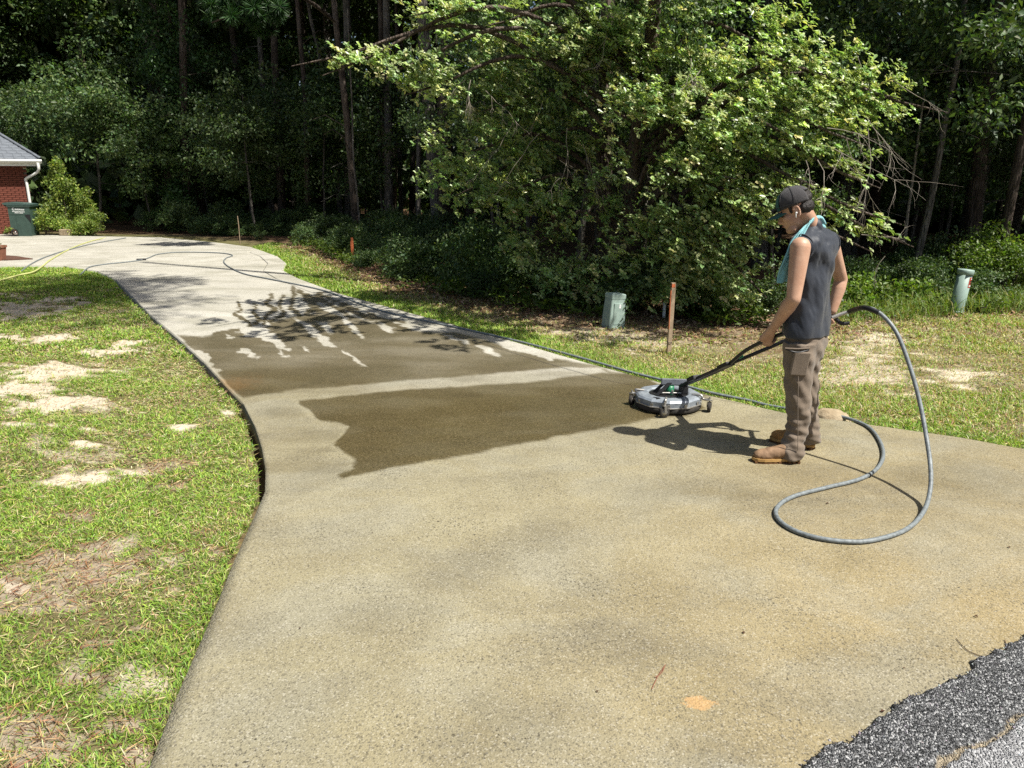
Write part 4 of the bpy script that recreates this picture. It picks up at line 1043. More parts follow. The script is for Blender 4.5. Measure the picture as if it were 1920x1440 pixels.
def bush(label, loc, C, per, L, cols, name='shrub', stem_h=.6, mat='leaf_spring'):
    t = thing(name, label, 'shrub', loc)
    link('foliage', leaves('foliage', *foliage(C, per, L, cols, rng)[:6]), M[mat], t)
    mb = MB(); q = random.Random(1)
    for k in range(6): mb.tube([(q.uniform(-.05, .05), q.uniform(-.05, .05), -.06), (q.uniform(-.15, .15), q.uniform(-.15, .15), stem_h * .6), (q.uniform(-.3, .3), q.uniform(-.3, .3), stem_h)], [.018, .012, .005], 5)
    mb.build('stem', M['bark'], t); return t
bush('bright lime green bush at the right edge of the woods', gpos(1885, 11.6), clumps_in(26, (.9, .6, .5), .55, (.18, .36), rng), 150, .06, FRESH_G)
bush('small bright bush behind the green tube', gpos(1838, 12.0), clumps_in(14, (.45, .4, .5), .65, (.15, .3), rng), 150, .06, FRESH_G)
bush('weedy clump of leaves left of the green tube', gpos(1640, 10.9), clumps_in(22, (1.0, .4, .18), .2, (.12, .26), rng), 130, .07, FRESH_G, stem_h=.25)
bush('leafy weed at the foot of the green tube', gpos(1838, 10.2), clumps_in(7, (.3, .2, .1), .12, (.08, .14), rng), 120, .05, FRESH_G, stem_h=.15)
# shrubs by the house
def cone_clumps(n, h, r0, rng):
    z = rng.random(n) ** 1.3; a = rng.uniform(0, 6.28, n); r = r0 * (1 - z) ** .8 * np.sqrt(rng.random(n)); s = .12 + .2 * (1 - z)
    return np.stack([np.cos(a) * r, np.sin(a) * r, .2 + z * (h - .25), s, s, s], 1)
SUNNY = [(.17, .24, .05), (.23, .30, .06), (.12, .18, .04), (.30, .35, .08)]
bush('tall cone-shaped leafy shrub at the corner of the brick house', gpos(128, 25.2) , np.concatenate([cone_clumps(46, 2.45, .95, rng), clumps_in(10, (.35, .3, .6), 1.0, (.15, .25), rng) + np.array([.75, 0, 0, 0, 0, 0])]), 120, .085, SUNNY, stem_h=1.6)
bush('round clipped shrub beside the green wheeled bin', gpos(92, 24.6), clumps_in(24, (.6, .45, .38), .48, (.18, .3), rng), 130, .07, SUNNY)
bush('round low shrub right of the pale block', gpos(166, 24.5), clumps_in(24, (.55, .45, .4), .45, (.18, .3), rng), 130, .07, SUNNY)

# ------------------------------------------------------------------ house
rng = np.random.default_rng(33); rr = random.Random(33)
HX, HY = W(63, 400, 25.6).x, 25.6                # right front corner of the brick wall
house = thing('brick_house', 'red brick house corner with grey hip roof and white gutter', 'house', (HX, HY, -.05), R(35))
WALL_H = 2.36
mb = MB(); mb.box((-5, 2.5, WALL_H / 2), (9.98, 4.98, WALL_H)); mb.build('wall', M['mortar'], house)
bk = MB().box((0, 0, 0), (.203, .10, .057), bev=.004).mesh('brick'); bk.materials.append(M['brick'])
nb = 0
for r in range(int(WALL_H / .067)):
    for c in range(9):
        x = -.105 - c * .215 - (.107 if r % 2 else 0)
        if x < -1.95 or nb > 292: continue
        o = link('brick', bk, None, house, (x, -.042 + rr.uniform(-.002, .002), .04 + r * .067)); nb += 1
mb = MB()
for r in range(int(WALL_H / .067)):
    for c in range(36):
        x = -2.05 - c * .215 - (.107 if r % 2 else 0); mb.box((x, -.042, .04 + r * .067), (.203, .1, .057))
tag(mb.build('brickwork', M['brick'], house), kind='stuff')
ov = .42; ez = WALL_H + .06
rise = .8
E0 = Vector((ov, -ov, ez)); TOPD = 2.9 + ov
ridge = Vector((ov - TOPD, -ov + TOPD, ez + rise * TOPD)); ridge_l = Vector((-9.5, -ov + TOPD, ez + rise * TOPD))
back = Vector((ov, -ov + 2 * TOPD, ez)); El = Vector((-9.5, -ov, ez)); backl = Vector((-9.5, -ov + 2 * TOPD, ez))
V = [E0, El, ridge_l, ridge, back, backl]; V2 = [v - Vector((0, 0, .06)) for v in V]
mb = MB().add(V + V2, [(0, 3, 2, 1), (0, 4, 3), (4, 5, 2, 3), (6, 7, 8, 9), (6, 9, 10), (10, 9, 8, 11), (0, 1, 7, 6), (0, 6, 10, 4)]); roof = mb.build('roof', M['shingle'], house)
nrm = Vector((0, -rise, 1)).normalized(); sl = Vector((0, 1, rise)).normalized()
SL = (ridge - Vector((ridge.x, E0.y, E0.z))).length; step = .145
sh3 = []
for w_ in (.24, .31, .27):
    m = MB().box((0, 0, 0), (w_ - .006, .17, .009)).mesh('shingle'); m.materials.append(M['shingle']); sh3.append((w_, m))
Mr = Matrix((Vector((1, 0, 0)), sl, nrm)).transposed()
ns = 0
for r in range(int(SL / step)):
    d = r * step + .07; p = E0 + sl * d; x = ov - d * sl.y + rr.uniform(-.1, 0)
    while x > -3.2 and ns < 298:
        w_, m = sh3[rr.randint(0, 2)]
        o = link('shingle', m, None, roof); mm = (Mr.to_4x4() @ Matrix.Rotation(R(-2.2), 4, 'X')); mm.translation = Vector((x - w_ / 2, p.y, p.z)) + nrm * .012; o.matrix_local = mm; ns += 1
        x -= w_
mb = MB().tube([E0 + Vector((0, 0, .03)), ridge + Vector((0, 0, .03))], .05, 6); mb.build('ridge_cap', M['shingle'], roof)
mb = MB().box((-4.6, -ov + .03, ez - .13), (9.9, .03, .17)); mb.box((ov - .03, 2.6, ez - .13), (.03, 5.9, .17)); mb.build('fascia', M['white_paint'], house)
mb = MB().box((-4.4, -.22, WALL_H - .02), (9.4, .42, .03)); mb.build('soffit', M['cream'], house)
mb = MB().box((-4.6, -.005, WALL_H - .13), (9.2, .05, .22)); mb.build('frieze', M['cream'], house)
prof = [(-.0, -.02), (-.0, -.13), (-.07, -.13), (-.11, -.06), (-.115, -.01), (-.10, -.01), (-.095, -.055), (-.065, -.118), (-.012, -.118), (-.012, -.02)]
mb = MB(); mb.loft([[Vector((x, -ov + a, ez + b)) for a, b in prof] for x in (-9.5, ov + .02)]); mb.build('gutter', M['white_paint'], house)
mb = MB(); mb.tube(smooth_path([(ov - .10, -ov - .06, ez - .12), (ov - .10, -ov - .06, ez - .3), (ov - .16, -ov + .06, ez - .42), (-.06, -.13, ez - .62), (-.06, -.13, ez - .8), (-.06, -.13, .1), (-.02, -.3, .04)], 5), .045, 8, smooth=True); mb.build('downspout', M['white_paint'], house)

# ------------------------------------------------------------------ wheeled bin, seen from its side
def bin_():
    g = at(20, 441); loc = Vector((W(45, 441, 24.35).x + .10, 24.35, 0))
    t = thing('wheeled_bin', 'dark green wheeled bin with white lettering beside the brick house', 'bin', loc, R(9)); t.scale = (.92, .92, .97)
    # outline of the side (x = front, z = up); wheels at -x
    h = .96
    side = [(-.14, 0), (.28, 0), (.33, .5), (.33, .66), (.345, h), (-.345, h), (-.345, .7), (-.34, .28)]
    for k in range(1, 7): a = math.pi / 2 * k / 7; side.append((-.34 + .2 * math.sin(a) * 1.0, .28 * math.cos(a) * 1.0 + .0))
    mb = MB(); mb.prism([(x, -.30, z) for x, z in side], (0, .60, 0)); mb.build('body', M['bin'], t)
    mb = MB(); mb.box((.01, 0, h + .0), (.76, .66, .05), bev=.012); mb.build('rim', M['bin'], t)
    mb = MB(); mb.prism([(.40, -.335, h + .03), (.40, -.335, h + .055), (.05, -.335, h + .10), (-.33, -.335, h + .12), (-.47, -.335, h + .10), (-.47, -.335, h + .055), (-.36, -.335, h + .03)], (0, .67, 0)); lid = mb.build('lid', M['bin_lid'], t)
    mb = MB(); mb.tube([(-.45, -.26, h + .02), (-.45, .26, h + .02)], .02, 8); mb.build('handle', M['bin_lid'], t)
    mb = MB(); mb.prism([(.335, -.302, .60), (.335, -.302, .68), (.17, -.302, .68), (.325, -.302, .44)], (0, -.012, 0)); mb.build('grip_patch', M['black_plastic'], t)  # raised black patch in place of a shaded grip hollow
    mb = MB(); mb.box((.0, -.303, .70), (.64, .012, .02), bev=.004); mb.box((-.12, -.303, .44), (.016, .010, .44)); mb.build('rib', M['bin'], t)
    for s in (-1, 1):
        w = empty('wheel', (-.24, s * .27, .125)); w.parent = t
        Mx = Matrix.Rotation(R(90), 3, 'X')
        MB().lathe([(.085, -.03), (.12, -.03), (.125, -.015), (.125, .015), (.12, .03), (.085, .03)], 24, M=Mx).build('tyre', M['rubber'], w)
        mb = MB(); mb.lathe([(.0, -.02), (.03, -.02), (.03, .02), (.0, .02)], 12, M=Mx)
        for k in range(6): a = k * math.pi / 3; mb.tube([(0, 0, 0), (.088 * math.cos(a), 0, .088 * math.sin(a))], .009, 5)
        mb.build('rim', M['steel'], w)
    # white lettering, too worn to read: a big C and a row of letter marks, two rows of small print below
    mb = MB(); q = random.Random(4); y = -.3025
    def mark(x, z, w, h_): mb.box((x, y, z), (w, .003, h_))
    cx, cz = -.165, .865
    for k in range(9):
        a = R(50 + 260 * k / 8); mb.box((cx + .035 * math.cos(a), y, cz + .035 * math.sin(a)), (.018, .003, .018))
    x = -.115
    for k in range(9):
        w = q.uniform(.022, .03); z = .855 - .055 * (x + .12)
        mark(x + .004, z, .009, .05); mark(x + w * .6, z + q.choice((.015, -.015)), .02, .014); mark(x + w * .7, z, .008, .034); x += w + .008
    for row, (x0, x1, z0) in enumerate(((-.2, .19, .792), (-.13, .13, .75))):
        x = x0
        while x < x1:
            w = q.uniform(.010, .018); mark(x, z0 - .05 * (x - x0), w, .022 if row == 0 else .026); x += w + .006
            if row and q.random() < .2: x += .015
    mb.build('lettering', M['white_print'], t)
    return t
bin_()
# pale block among the shrubs, terracotta pot at the left edge, dry stalks by the wall
p = at(130, 441); mb = MB().box((0, 0, .10), (.34, .2, .2), bev=.02)
tag(mb.build('stone_block', M['rock'], None, (p.x, 24.35, 0)), 'small pale stone block between the two round shrubs', 'block')
p = at(2, 489); pot = thing('plant_pot', 'square terracotta pot with a sparse pale plant at the left edge', 'plant pot', (p.x - .2, p.y, 0))
mb = MB(); mb.loft([[Vector((sx * a, sy * a, z)) for sx, sy in ((-1, -1), (1, -1), (1, 1), (-1, 1))] for a, z in ((.19, .0), (.22, .28), (.235, .28), (.235, .33), (.2, .33), (.19, .30))], smooth=False); mb.build('pot', M['terracotta'], pot)
mb = MB().box((0, 0, .29), (.38, .38, .02)); mb.build('potting_soil', M['mulch'], pot)
link('plant', leaves('plant', *foliage(clumps_in(9, (.35, .2, .12), .42, (.08, .15), rng), 40, .05, [(.30, .30, .16), (.2, .22, .08), (.42, .4, .3)], rng)[:6]), M['leaf_spring'], pot)
a, b_, c_ = at(-40, 488), at(66, 486), at(-40, 478)
mb = MB(); A = [at(-120, 489), at(12, 488.6), at(62, 486.5), at(30, 481.5), at(-40, 477), at(-160, 476)]
mb.prism([v + Vector((0, 0, .002)) for v in A], (0, 0, .02)); tag(mb.build('mulch_bed', M['mulch'], None), kind='structure')
st = thing('dry_stalks', 'dry brown stalks leaning against the brick wall left of the bin', 'plant', (W(12, 436, 25.1).x, 25.1, -.05))
mb = MB()
for k in range(14):
    x = rr.uniform(-.25, .25); mb.tube([(x, rr.uniform(-.1, .1), 0), (x - rr.uniform(-.05, .25), .1, rr.uniform(.4, .7)), (x - rr.uniform(.0, .4), .2, rr.uniform(.7, 1.15))], [.012, .009, .004], 5)
mb.build('stem', M['stake_wood'], st)
link('foliage', leaves('foliage', *foliage(clumps_in(8, (.25, .12, .12), .16, (.08, .14), rng), 60, .06, SUNNY, rng)[:6]), M['leaf_spring'], st)

# ------------------------------------------------------------------ hoses
def hose(name, label, pts, r, mat, n=8, cat='hose'):
    L = smooth_path(pts, n); mb = MB().tube(L, r, 10); return tag(mb.build(name, mat, None), label, cat)
g = lambda x, y, z=.013: at(x, y, z)
hose('garden_hose', 'yellow garden hose crossing the far driveway into the lawn', [g(-60, 545, -.005), g(0, 526, .0), g(35, 516, .01), g(62, 510, .02), g(80, 499), g(92, 489), g(110, 478), g(125, 470), g(150, 459), g(175, 451), g(188, 448), g(200, 445, -.02)], .017, M['hose_yellow'])
hose('thin_hose', 'thin dark hose running beside the yellow garden hose', [g(40, 509, -.01), g(48, 502, .0), g(60, 494), g(78, 485), g(105, 475), g(130, 468), g(160, 460), g(190, 454), g(225, 448), g(236, 446)], .014, M['hose_grey'])

# ------------------------------------------------------------------ utility pedestals, stakes, rock
loc = at(1151, 612); ub = thing('utility_box', 'pale green plastic utility pedestal box under the oak, ivy on it', 'utility box', (loc.x, loc.y + .1, -.04), R(28))
ub.rotation_euler = (R(0), R(3.5), R(24)); ub.scale = (.84, .84, .95)
def octring(w, d, z, c=.010): return [Vector(p + (z,)) for p in ((-w + c, -d), (w - c, -d), (w, -d + c), (w, d - c), (w - c, d), (-w + c, d), (-w, d - c), (-w, -d + c))]
mb = MB(); mb.loft([octring(.135, .115, 0), octring(.13, .11, .2), octring(.118, .10, .40)], smooth=False); mb.build('body', M['box_green'], ub)
mb = MB(); mb.loft([octring(.122, .104, .395), octring(.122, .104, .445), octring(.114, .096, .455), octring(.06, .05, .466)], smooth=False); mb.build('lid', M['box_green'], ub)
mb = MB(); mb.box((0, -.1125, .2), (.15, .012, .28), bev=.004); mb.build('door_panel', M['box_green'], ub)
mb = MB(); mb.box((.02, -.1195, .3), (.03, .003, .05)); mb.build('sticker', M['white_print'], ub)
cl = [(.1, -.13, .05, .1, .03, .05), (.11, -.13, .2, .06, .03, .1), (.13, -.11, .34, .05, .04, .06), (.0, -.14, .03, .14, .03, .03)]
link('ivy_leaf', leaves('ivy_leaf', *foliage(cl, 14, .055, [(.02, .05, .015), (.04, .08, .02)], rng)[:6], 'wide'), M['leaf'], ub)
loc = gpos(1791, 10.1); tb = thing('cable_tube', 'round grey-green cable marker tube leaning slightly, red sticker on its side', 'cable marker', (loc.x, loc.y, -.06)); tb.rotation_euler = (0, R(5), 0)
MB().lathe([(.085, 0), (.088, .05), (.092, .07), (.092, .60), (.0, .60)], 28).build('body', M['tube_green'], tb)
MB().lathe([(.098, .575), (.103, .58), (.105, .635), (.098, .645), (.0, .652)], 28).build('cap', M['tube_green'], tb)
MB().lathe([(.0, .09), (.099, .09), (.099, .045), (.0, .045)], 28).build('collar', M['tube_green'], tb)
def tube_patch(r, a0, a1, z0, z1, n=6):
    V = []; 
    for k in range(n + 1):
        a = R(a0 + (a1 - a0) * k / n)
        for z in (z0, z1): V.append((r * math.cos(a), r * math.sin(a), z))
    return V, [(2 * k, 2 * k + 2, 2 * k + 3, 2 * k + 1) for k in range(n)]
s_ = MB().add(*tube_patch(.0935, -75, 15, .41, .55)).build('sticker', M['red_label'], tb)
mb = MB(); mb.add(*tube_patch(.0945, -68, 8, .425, .445)); mb.add(*tube_patch(.0945, -60, 0, .52, .535)); mb.build('print', M['white_print'], s_)
mb = MB(); mb.add(*tube_patch(.0945, -62, 2, .46, .475)); mb.add(*tube_patch(.0945, -62, 2, .485, .505)); mb.build('warning_text', M['black_print'], s_)
def stake(label, px, py, h, w, tilt, orange_from, mat='stake_wood'):
    p = at(px, py); t = thing('survey_stake', label, 'stake', (p.x, p.y, -.08), R(20)); t.rotation_euler = (R(tilt * .4), R(tilt), R(18))
    mb = MB(); mb.loft([[Vector((sx * w / 2, sy * w * .3, z)) for sx, sy in ((-1, -1), (1, -1), (1, 1), (-1, 1))] for z in (0, h * .5, h * .93, h + .06)], smooth=False); mb.build('post', M[mat], t)
    mb = MB(); mb.box((-w * .1, 0, h + .03), (w * .8, w * .66, .035)); mb.build('paint_band', M['orange'], t)
    mb = MB(); mb.tube(smooth_path([(-w * .55, -w * .1, h * .98), (-w * .75, -w * .4, h * .8), (-w * .6, -w * .35, h * orange_from), (-w * .55, -w * .3, h * orange_from - .06)], 4), [.006, .007, .006, .005, .006, .007, .006, .006, .005, .006, .006, .005, .004], 5); mb.build('ribbon', M['orange'], t)
    return t
sk = stake('weathered wooden stake with orange ribbon in front of the oak', 1254, 657, .74, .045, .6, .5)
MB().tube([(.03 * math.cos(a), .024 * math.sin(a), .17) for a in [6.283 * k / 10 for k in range(11)]], .003, 4, False).build('wire', M['rubber'], sk)
stake('short orange stake far back in the grass by the woods', 662, 486, .5, .05, 0, .45, 'orange')
p = at(1245, 593); mb = MB().lathe([(.021, -.1), (.021, .19), (.017, .19), (.017, .1)], 14); tag(mb.build('white_pipe', M['white_plastic'], None, (p.x, p.y, 0)), 'short white pipe stub behind the wooden stake', 'pipe')
p = at(450, 456); mb = MB().tube([(0, 0, -.1), (.01, 0, .5), (.0, 0, .75)], .012, 6); tag(mb.build('thin_post', M['stake_wood'], None, (p.x, p.y, 0)), 'thin dark post at the dark end of the driveway', 'post')
c = at(1567, 786); mb = MB(); mb.ell((0, 0, 0), (.155, .11, .085), nu=40, nv=24); me = mb.mesh('rock')
displace(me, lambda P: (fbm(P[:, 0] * 9, P[:, 1] * 9, P[:, 2] * 9, 3, 5) - .5) * .05 + (fbm(P[:, 0] * 30, P[:, 1] * 30, P[:, 2] * 30, 2, 6) - .5) * .012)
o = tag(link('rock', me, M['rock'], None, (c.x, c.y + .09, -.03)), 'rounded pale tan rock at the driveway edge behind the worker', 'rock'); o.rotation_euler = (0, R(8), R(-12))

# bits on the concrete: dead leaf scraps and needles
def scrap(label, px, py, s=.025, rz=0):
    q = at(px, py); m = leaves('leaf_scrap', np.zeros((1, 3)), np.array([[1., 0, .1]]), np.array([[0, 0, 1.]]), np.array([s]), np.array([s * .6]), np.array([[.07, .035, .02]]), 'kite', .3); m.materials.append(M['litter'])
    o = tag(link('leaf_scrap', m, None, None, (q.x, q.y, .004)), label, 'leaf', 'leaf scraps on the concrete'); o.rotation_euler.z = rz
for k, (x, y, s, w) in enumerate([(1548, 945, .022, 'inside the hose loop'), (1893, 1029, .02, 'at the far right, right of the hose loop'), (1632, 817, .012, 'between the rock and the hose bend'), (1903, 881, .014, 'near the grass at the far right'), (1825, 1155, .02, 'just above the asphalt at the right'),
        (1650, 1336, .02, 'beside the asphalt edge at the bottom'), (1395, 1190, .018, 'below the hose loop in the open'), (1698, 1255, .012, 'midway between hose loop and asphalt'), (1846, 822, .05, 'at the right grass edge, the largest'), (860, 1040, .012, 'in the middle of the open driveway'), (560, 1180, .012, 'near the left grass edge'),
        (1120, 1300, .012, 'left of the orange stain'), (700, 1000, .01, 'below the near corner of the wet patch')]):
    scrap('tiny dark leaf scrap on the concrete ' + w, x, y, s, k * 1.3)
def needle(label, pts, col):
    mb = MB().tube(smooth_path([at(x, y, .004) for x, y in pts], 4), .0016, 4); tag(mb.build('pine_needle', M[col], None), label, 'pine needle')
needle('reddish fallen pine needle on the open concrete', [(1222, 1292), (1235, 1265), (1248, 1246)], 'terracotta')
needle('short reddish pine needle beside the longer one on the concrete', [(1228, 1270), (1240, 1262), (1246, 1250)], 'terracotta')
needle('long curved dark pine needle near the asphalt edge', [(1793, 1197), (1815, 1220), (1850, 1233), (1866, 1236)], 'mulch')
needle('bent pine needle lying across the asphalt edge', [(1884, 1200), (1888, 1215), (1884, 1230)], 'mulch')
needle('thin curled pine needle at the notch of the asphalt', [(1820, 1270), (1824, 1254), (1850, 1245)], 'mulch')

# ------------------------------------------------------------------ rotary surface cleaner
SC = Vector((1.247, 5.73, 0)); rr = random.Random(9)
clean = thing('surface_cleaner', 'round grey surface cleaner on casters with long black handle', 'surface cleaner', SC)
MB().lathe([(.20, .012), (.258, .012), (.263, .02), (.263, .052), (.255, .056), (.2, .056)], 48).build('brush_skirt', M['rubber'], clean)
MB().lathe([(.266, .052), (.274, .054), (.274, .060), (.262, .062)], 11, smooth=False).build('rim_band', M['steel'], clean)
MB().lathe([(.262, .060), (.262, .098), (.247, .112), (.225, .118), (.17, .118), (.16, .112), (.155, .104)], 11, smooth=False).build('deck', M['deck'], clean)
MB().lathe([(.158, .106), (.10, .108), (.0, .108)], 36).build('top_plate', M['black_plastic'], clean)
for k in range(7):
    a = R(200 + 30 * k); MB().box((.259 * math.cos(a), .259 * math.sin(a), .072), (.006, .026, .03), Matrix.Rotation(a, 3, 'Z'), .002).build('clip', M['steel'], clean)
# dark mark on the deck and the black strap down its front
a0 = R(232)
mb = MB(); mb.box((.205 * math.cos(a0), .205 * math.sin(a0), .1195), (.05, .016, .002), Matrix.Rotation(a0 + 1.5, 3, 'Z')); mb.box((.212 * math.cos(a0 + .09), .212 * math.sin(a0 + .09), .1195), (.03, .03, .002), Matrix.Rotation(a0 + .8, 3, 'Z')); mb.build('emblem', M['black_print'], clean)
# bracket, swivel, plate frame
br = MB(); mx = Matrix.Rotation(R(-8), 3, 'Z') @ Matrix.Rotation(R(-14), 3, 'X')
br.box((.05, .02, .195), (.21, .085, .055), mx, .008); br.build('bracket', M['bracket'], clean)
mb = MB()
for s in (-1, 1): mb.add([Vector((-.12, s * .05 - .02, .11)), Vector((-.09, s * .05 - .02, .11)), Vector((.02, s * .045, .205)), Vector((-.02, s * .045, .205))] + [Vector((-.12, s * .05 - .012, .11)), Vector((-.09, s * .05 - .012, .11)), Vector((.02, s * .045 + .008, .205)), Vector((-.02, s * .045 + .008, .205))], [(0, 1, 2, 3), (7, 6, 5, 4), (0, 4, 5, 1), (1, 5, 6, 2), (2, 6, 7, 3), (3, 7, 4, 0)])
mb.box((.12, .0, .14), (.06, .07, .07), Matrix.Rotation(R(12), 3, 'Z'), .01); mb.build('plate_frame', M['black_plastic'], clean)
MB().lathe([(.0, .175), (.032, .175), (.034, .13), (.03, .108)], 18, (.01, -.01, 0)).build('swivel', M['green_cap'], clean)
mb = MB(); mb.tube([(-.07, -.05, .125), (.09, -.055, .125)], .007, 6); mb.tube([(-.07, -.05, .125), (-.07, -.05, .145)], .007, 6); mb.tube([(.02, -.06, .12), (.02, -.06, .15)], .009, 6); mb.build('pipe_fitting', M['steel'], clean)
# casters
def caster(px, py, aim):
    p = at(px, py) - SC; w = empty('caster', (p.x, p.y, 0)); w.parent = clean
    d = Vector((p.x, p.y, 0)); u = d.normalized(); L = d.length
    q = -u * (L - .19)
    MB().tube(smooth_path([q + Vector((0, 0, .122)), -u * (L - .26) + Vector((0, 0, .125)), -u * .05 + Vector((0, 0, .098)), Vector((0, 0, .098))], 4), .010, 6).build('arm', M['steel'], w)
    MB().tube([(0, 0, .12), (0, 0, .085)], .008, 8).build('stem', M['steel'], w)
    Rz = Matrix.Rotation(R(aim), 3, 'Z'); Mx = Rz @ Matrix.Rotation(R(90), 3, 'X')
    MB().lathe([(.024, -.012), (.038, -.013), (.041, -.007), (.041, .007), (.038, .013), (.024, .012)], 22, (0, 0, .041), Mx).build('wheel', M['rubber'], w)
    MB().lathe([(.0, -.013), (.024, -.011), (.024, .011), (.0, .013)], 16, (0, 0, .041), Mx).build('hub', M['steel'], w)
    mb = MB()
    for s in (-1, 1): mb.box(Rz @ Vector((.0, s * .018, .066)), (.02, .003, .06), Rz)
    mb.box((0, 0, .094), (.026, .042, .004), Rz); mb.build('fork', M['steel'], w)
caster(1184, 758, 60); caster(1245, 783, 20); caster(1329, 772, 70)
# handle: black twin tube that forks into two grips
PV = W(1277, 723, 5.70) - SC; FK = W(1368, 682, 5.15) - SC
up = Vector((0, 0, .012)); sd = Vector((.012, .010, 0))
mb = MB(); mb.tube(smooth_path([PV, PV.lerp(FK, .5), FK], 4), .014, 10); mb.tube(smooth_path([PV + sd * 1.9 - up * .4, PV.lerp(FK, .5) + sd * 1.9 - up, FK + sd * 1.5 - up], 4), .012, 10); mb.tube([PV - Vector((0, 0, .07)), PV, PV + Vector((.01, 0, .01))], .016, 8); mb.build('pole', M['handle_black'], clean)
mb = MB(); mb.box(PV.lerp(FK, .28) + up, (.10, .07, .035), ((FK - PV).to_track_quat('X', 'Z')).to_matrix(), .006); mb.build('clamp', M['black_plastic'], clean)
mb = MB(); mb.box(PV.lerp(FK, .93), (.12, .075, .03), ((FK - PV).to_track_quat('X', 'Z')).to_matrix(), .006); mb.build('clamp', M['black_plastic'], clean)
L_END = W(1478, 623, 4.60); R_END = W(1560, 596, 4.88)
LPTS = smooth_path([FK, W(1400, 656, 4.96) - SC, W(1445, 634, 4.73) - SC, L_END - SC], 6)
RPTS = smooth_path([FK + sd, W(1420, 661, 5.06) - SC, W(1480, 635, 4.98) - SC, R_END - SC], 6)
MB().tube(LPTS, .0135, 10).build('grip_bar', M['handle_black'], clean); MB().tube(RPTS, .0135, 10).build('grip_bar', M['handle_black'], clean)
q = W(1388, 668, 5.07) - SC; MB().box(q + Vector((0, -.012, 0)), (.05, .006, .022), ((FK - PV).to_track_quat('X', 'Z')).to_matrix(), .002).build('label_sticker', M['green_label'], clean)
mb = MB(); e = R_END - SC; mb.tube([e, e + Vector((.06, -.01, .03)), e + Vector((.10, -.02, .045))], [.016, .013, .012], 8); mb.build('valve', M['steel'], clean)
mb = MB(); mb.tube(smooth_path([e + Vector((.02, 0, 0)), e + Vector((.06, -.01, -.035)), e + Vector((.11, -.02, -.03))], 4), .013, 8); mb.build('trigger', M['black_plastic'], clean)

# ------------------------------------------------------------------ pressure hose
hp = [R_END + Vector((.10, -.02, .045)), W(1620, 577, 4.66), W(1648, 586, 4.58), W(1680, 622, 4.48), W(1705, 684, 4.36), W(1724, 752, 4.24), W(1737, 820, 4.10), W(1745, 880, 3.95), W(1743, 925, 3.84), g(1730, 962, .02), g(1700, 992), g(1650, 1010), g(1598, 1016), g(1530, 1008), g(1480, 990), g(1456, 968), g(1460, 948), g(1490, 930), g(1550, 914), g(1610, 899), g(1643, 880), g(1656, 855), g(1650, 828), g(1630, 802), g(1595, 786), g(1550, 776), g(1500, 770), g(1440, 760, .0), g(1400, 750, .0), g(1340, 738, .01), g(1290, 725), g(1240, 712), g(1180, 697), g(1100, 674), g(1000, 647), g(930, 630), g(870, 617), g(800, 602), g(740, 589), g(690, 575), g(640, 556), g(600, 543), g(550, 532), g(500, 522), g(460, 514), g(434, 503), g(420, 492), g(424, 484), g(436, 479), g(420, 475), g(380, 473), g(330, 473), g(295, 477), g(280, 483), g(262, 488), g(230, 492), g(200, 495), g(170, 500), g(158, 508, .01), g(150, 516, -.01)]
ph = hose('pressure_hose', 'long grey pressure hose looping from the worker and along the driveway edge', hp, .0125, M['hose_grey'])
sp = smooth_path(hp[:3], 6); MB().tube(sp, .0165, 10).build('bend_guard', M['black_plastic'], ph)
for k in (9 * 8 + 60, 60): pass
cpl = g(265, 487); MB().tube([cpl + Vector((-.09, -.04, .005)), cpl + Vector((.09, .04, .005))], .022, 8).build('coupling', M['black_plastic'], ph)
c2 = g(1629, 891, .013); d2 = (g(1640, 884, .013) - g(1618, 897, .013)).normalized(); MB().tube([c2 - d2 * .006, c2 + d2 * .006], .0155, 10).build('coupling', M['black_plastic'], ph)

# ------------------------------------------------------------------ worker
F = Vector((-.80, .60, 0)); RT = Vector((.60, .80, 0)); UP = Vector((0, 0, 1))
base = Vector((1.90, 4.66, 0))
man = thing('person', 'person in charcoal sleeveless shirt, brown work trousers and cap, teal towel, pushing the cleaner', 'person', base)
B0 = base
def L(p): return Vector(p) - B0
def ring(c, a, b, n=40, sq=2.3):
    out = []
    for k in range(n):
        t = 2 * math.pi * k / n; cs, sn = math.cos(t), math.sin(t)
        out.append(Vector(c) + RT * (a * math.copysign(abs(cs) ** (2 / sq), cs)) + F * (b * math.copysign(abs(sn) ** (2 / sq), sn)))
    return out
def mpp(py, Y):                                   # metres per pixel at that spot
    return (W(1501, py, Y) - W(1500, py, Y)).length
PYAW = math.sqrt(.36 + (.8 * .64) ** 2)
shL, shR = L(W(1503, 463, 4.52)), L(W(1553, 456, 4.80)); nb = L(W(1522, 430, 4.67))
elL, wrL = L(W(1488, 560, 4.44)), L(W(1454, 609, 4.61))
elR, wrR = L(W(1577, 524, 4.95)), L(W(1561, 582, 4.90))
Hc = L(W(1492, 388, 4.64))
hF = Vector((-.90, .43, 0)).normalized(); hL = UP.cross(hF).normalized()           # left of the head, towards the camera
pit = R(25); hf = (hF * math.cos(pit) - UP * math.sin(pit)).normalized(); hu = (UP * math.cos(pit) + hF * math.sin(pit)).normalized()
HM = Matrix((hf, hL, hu)).transposed()
def H(f, l, u): return Hc + hf * f + hL * l + hu * u
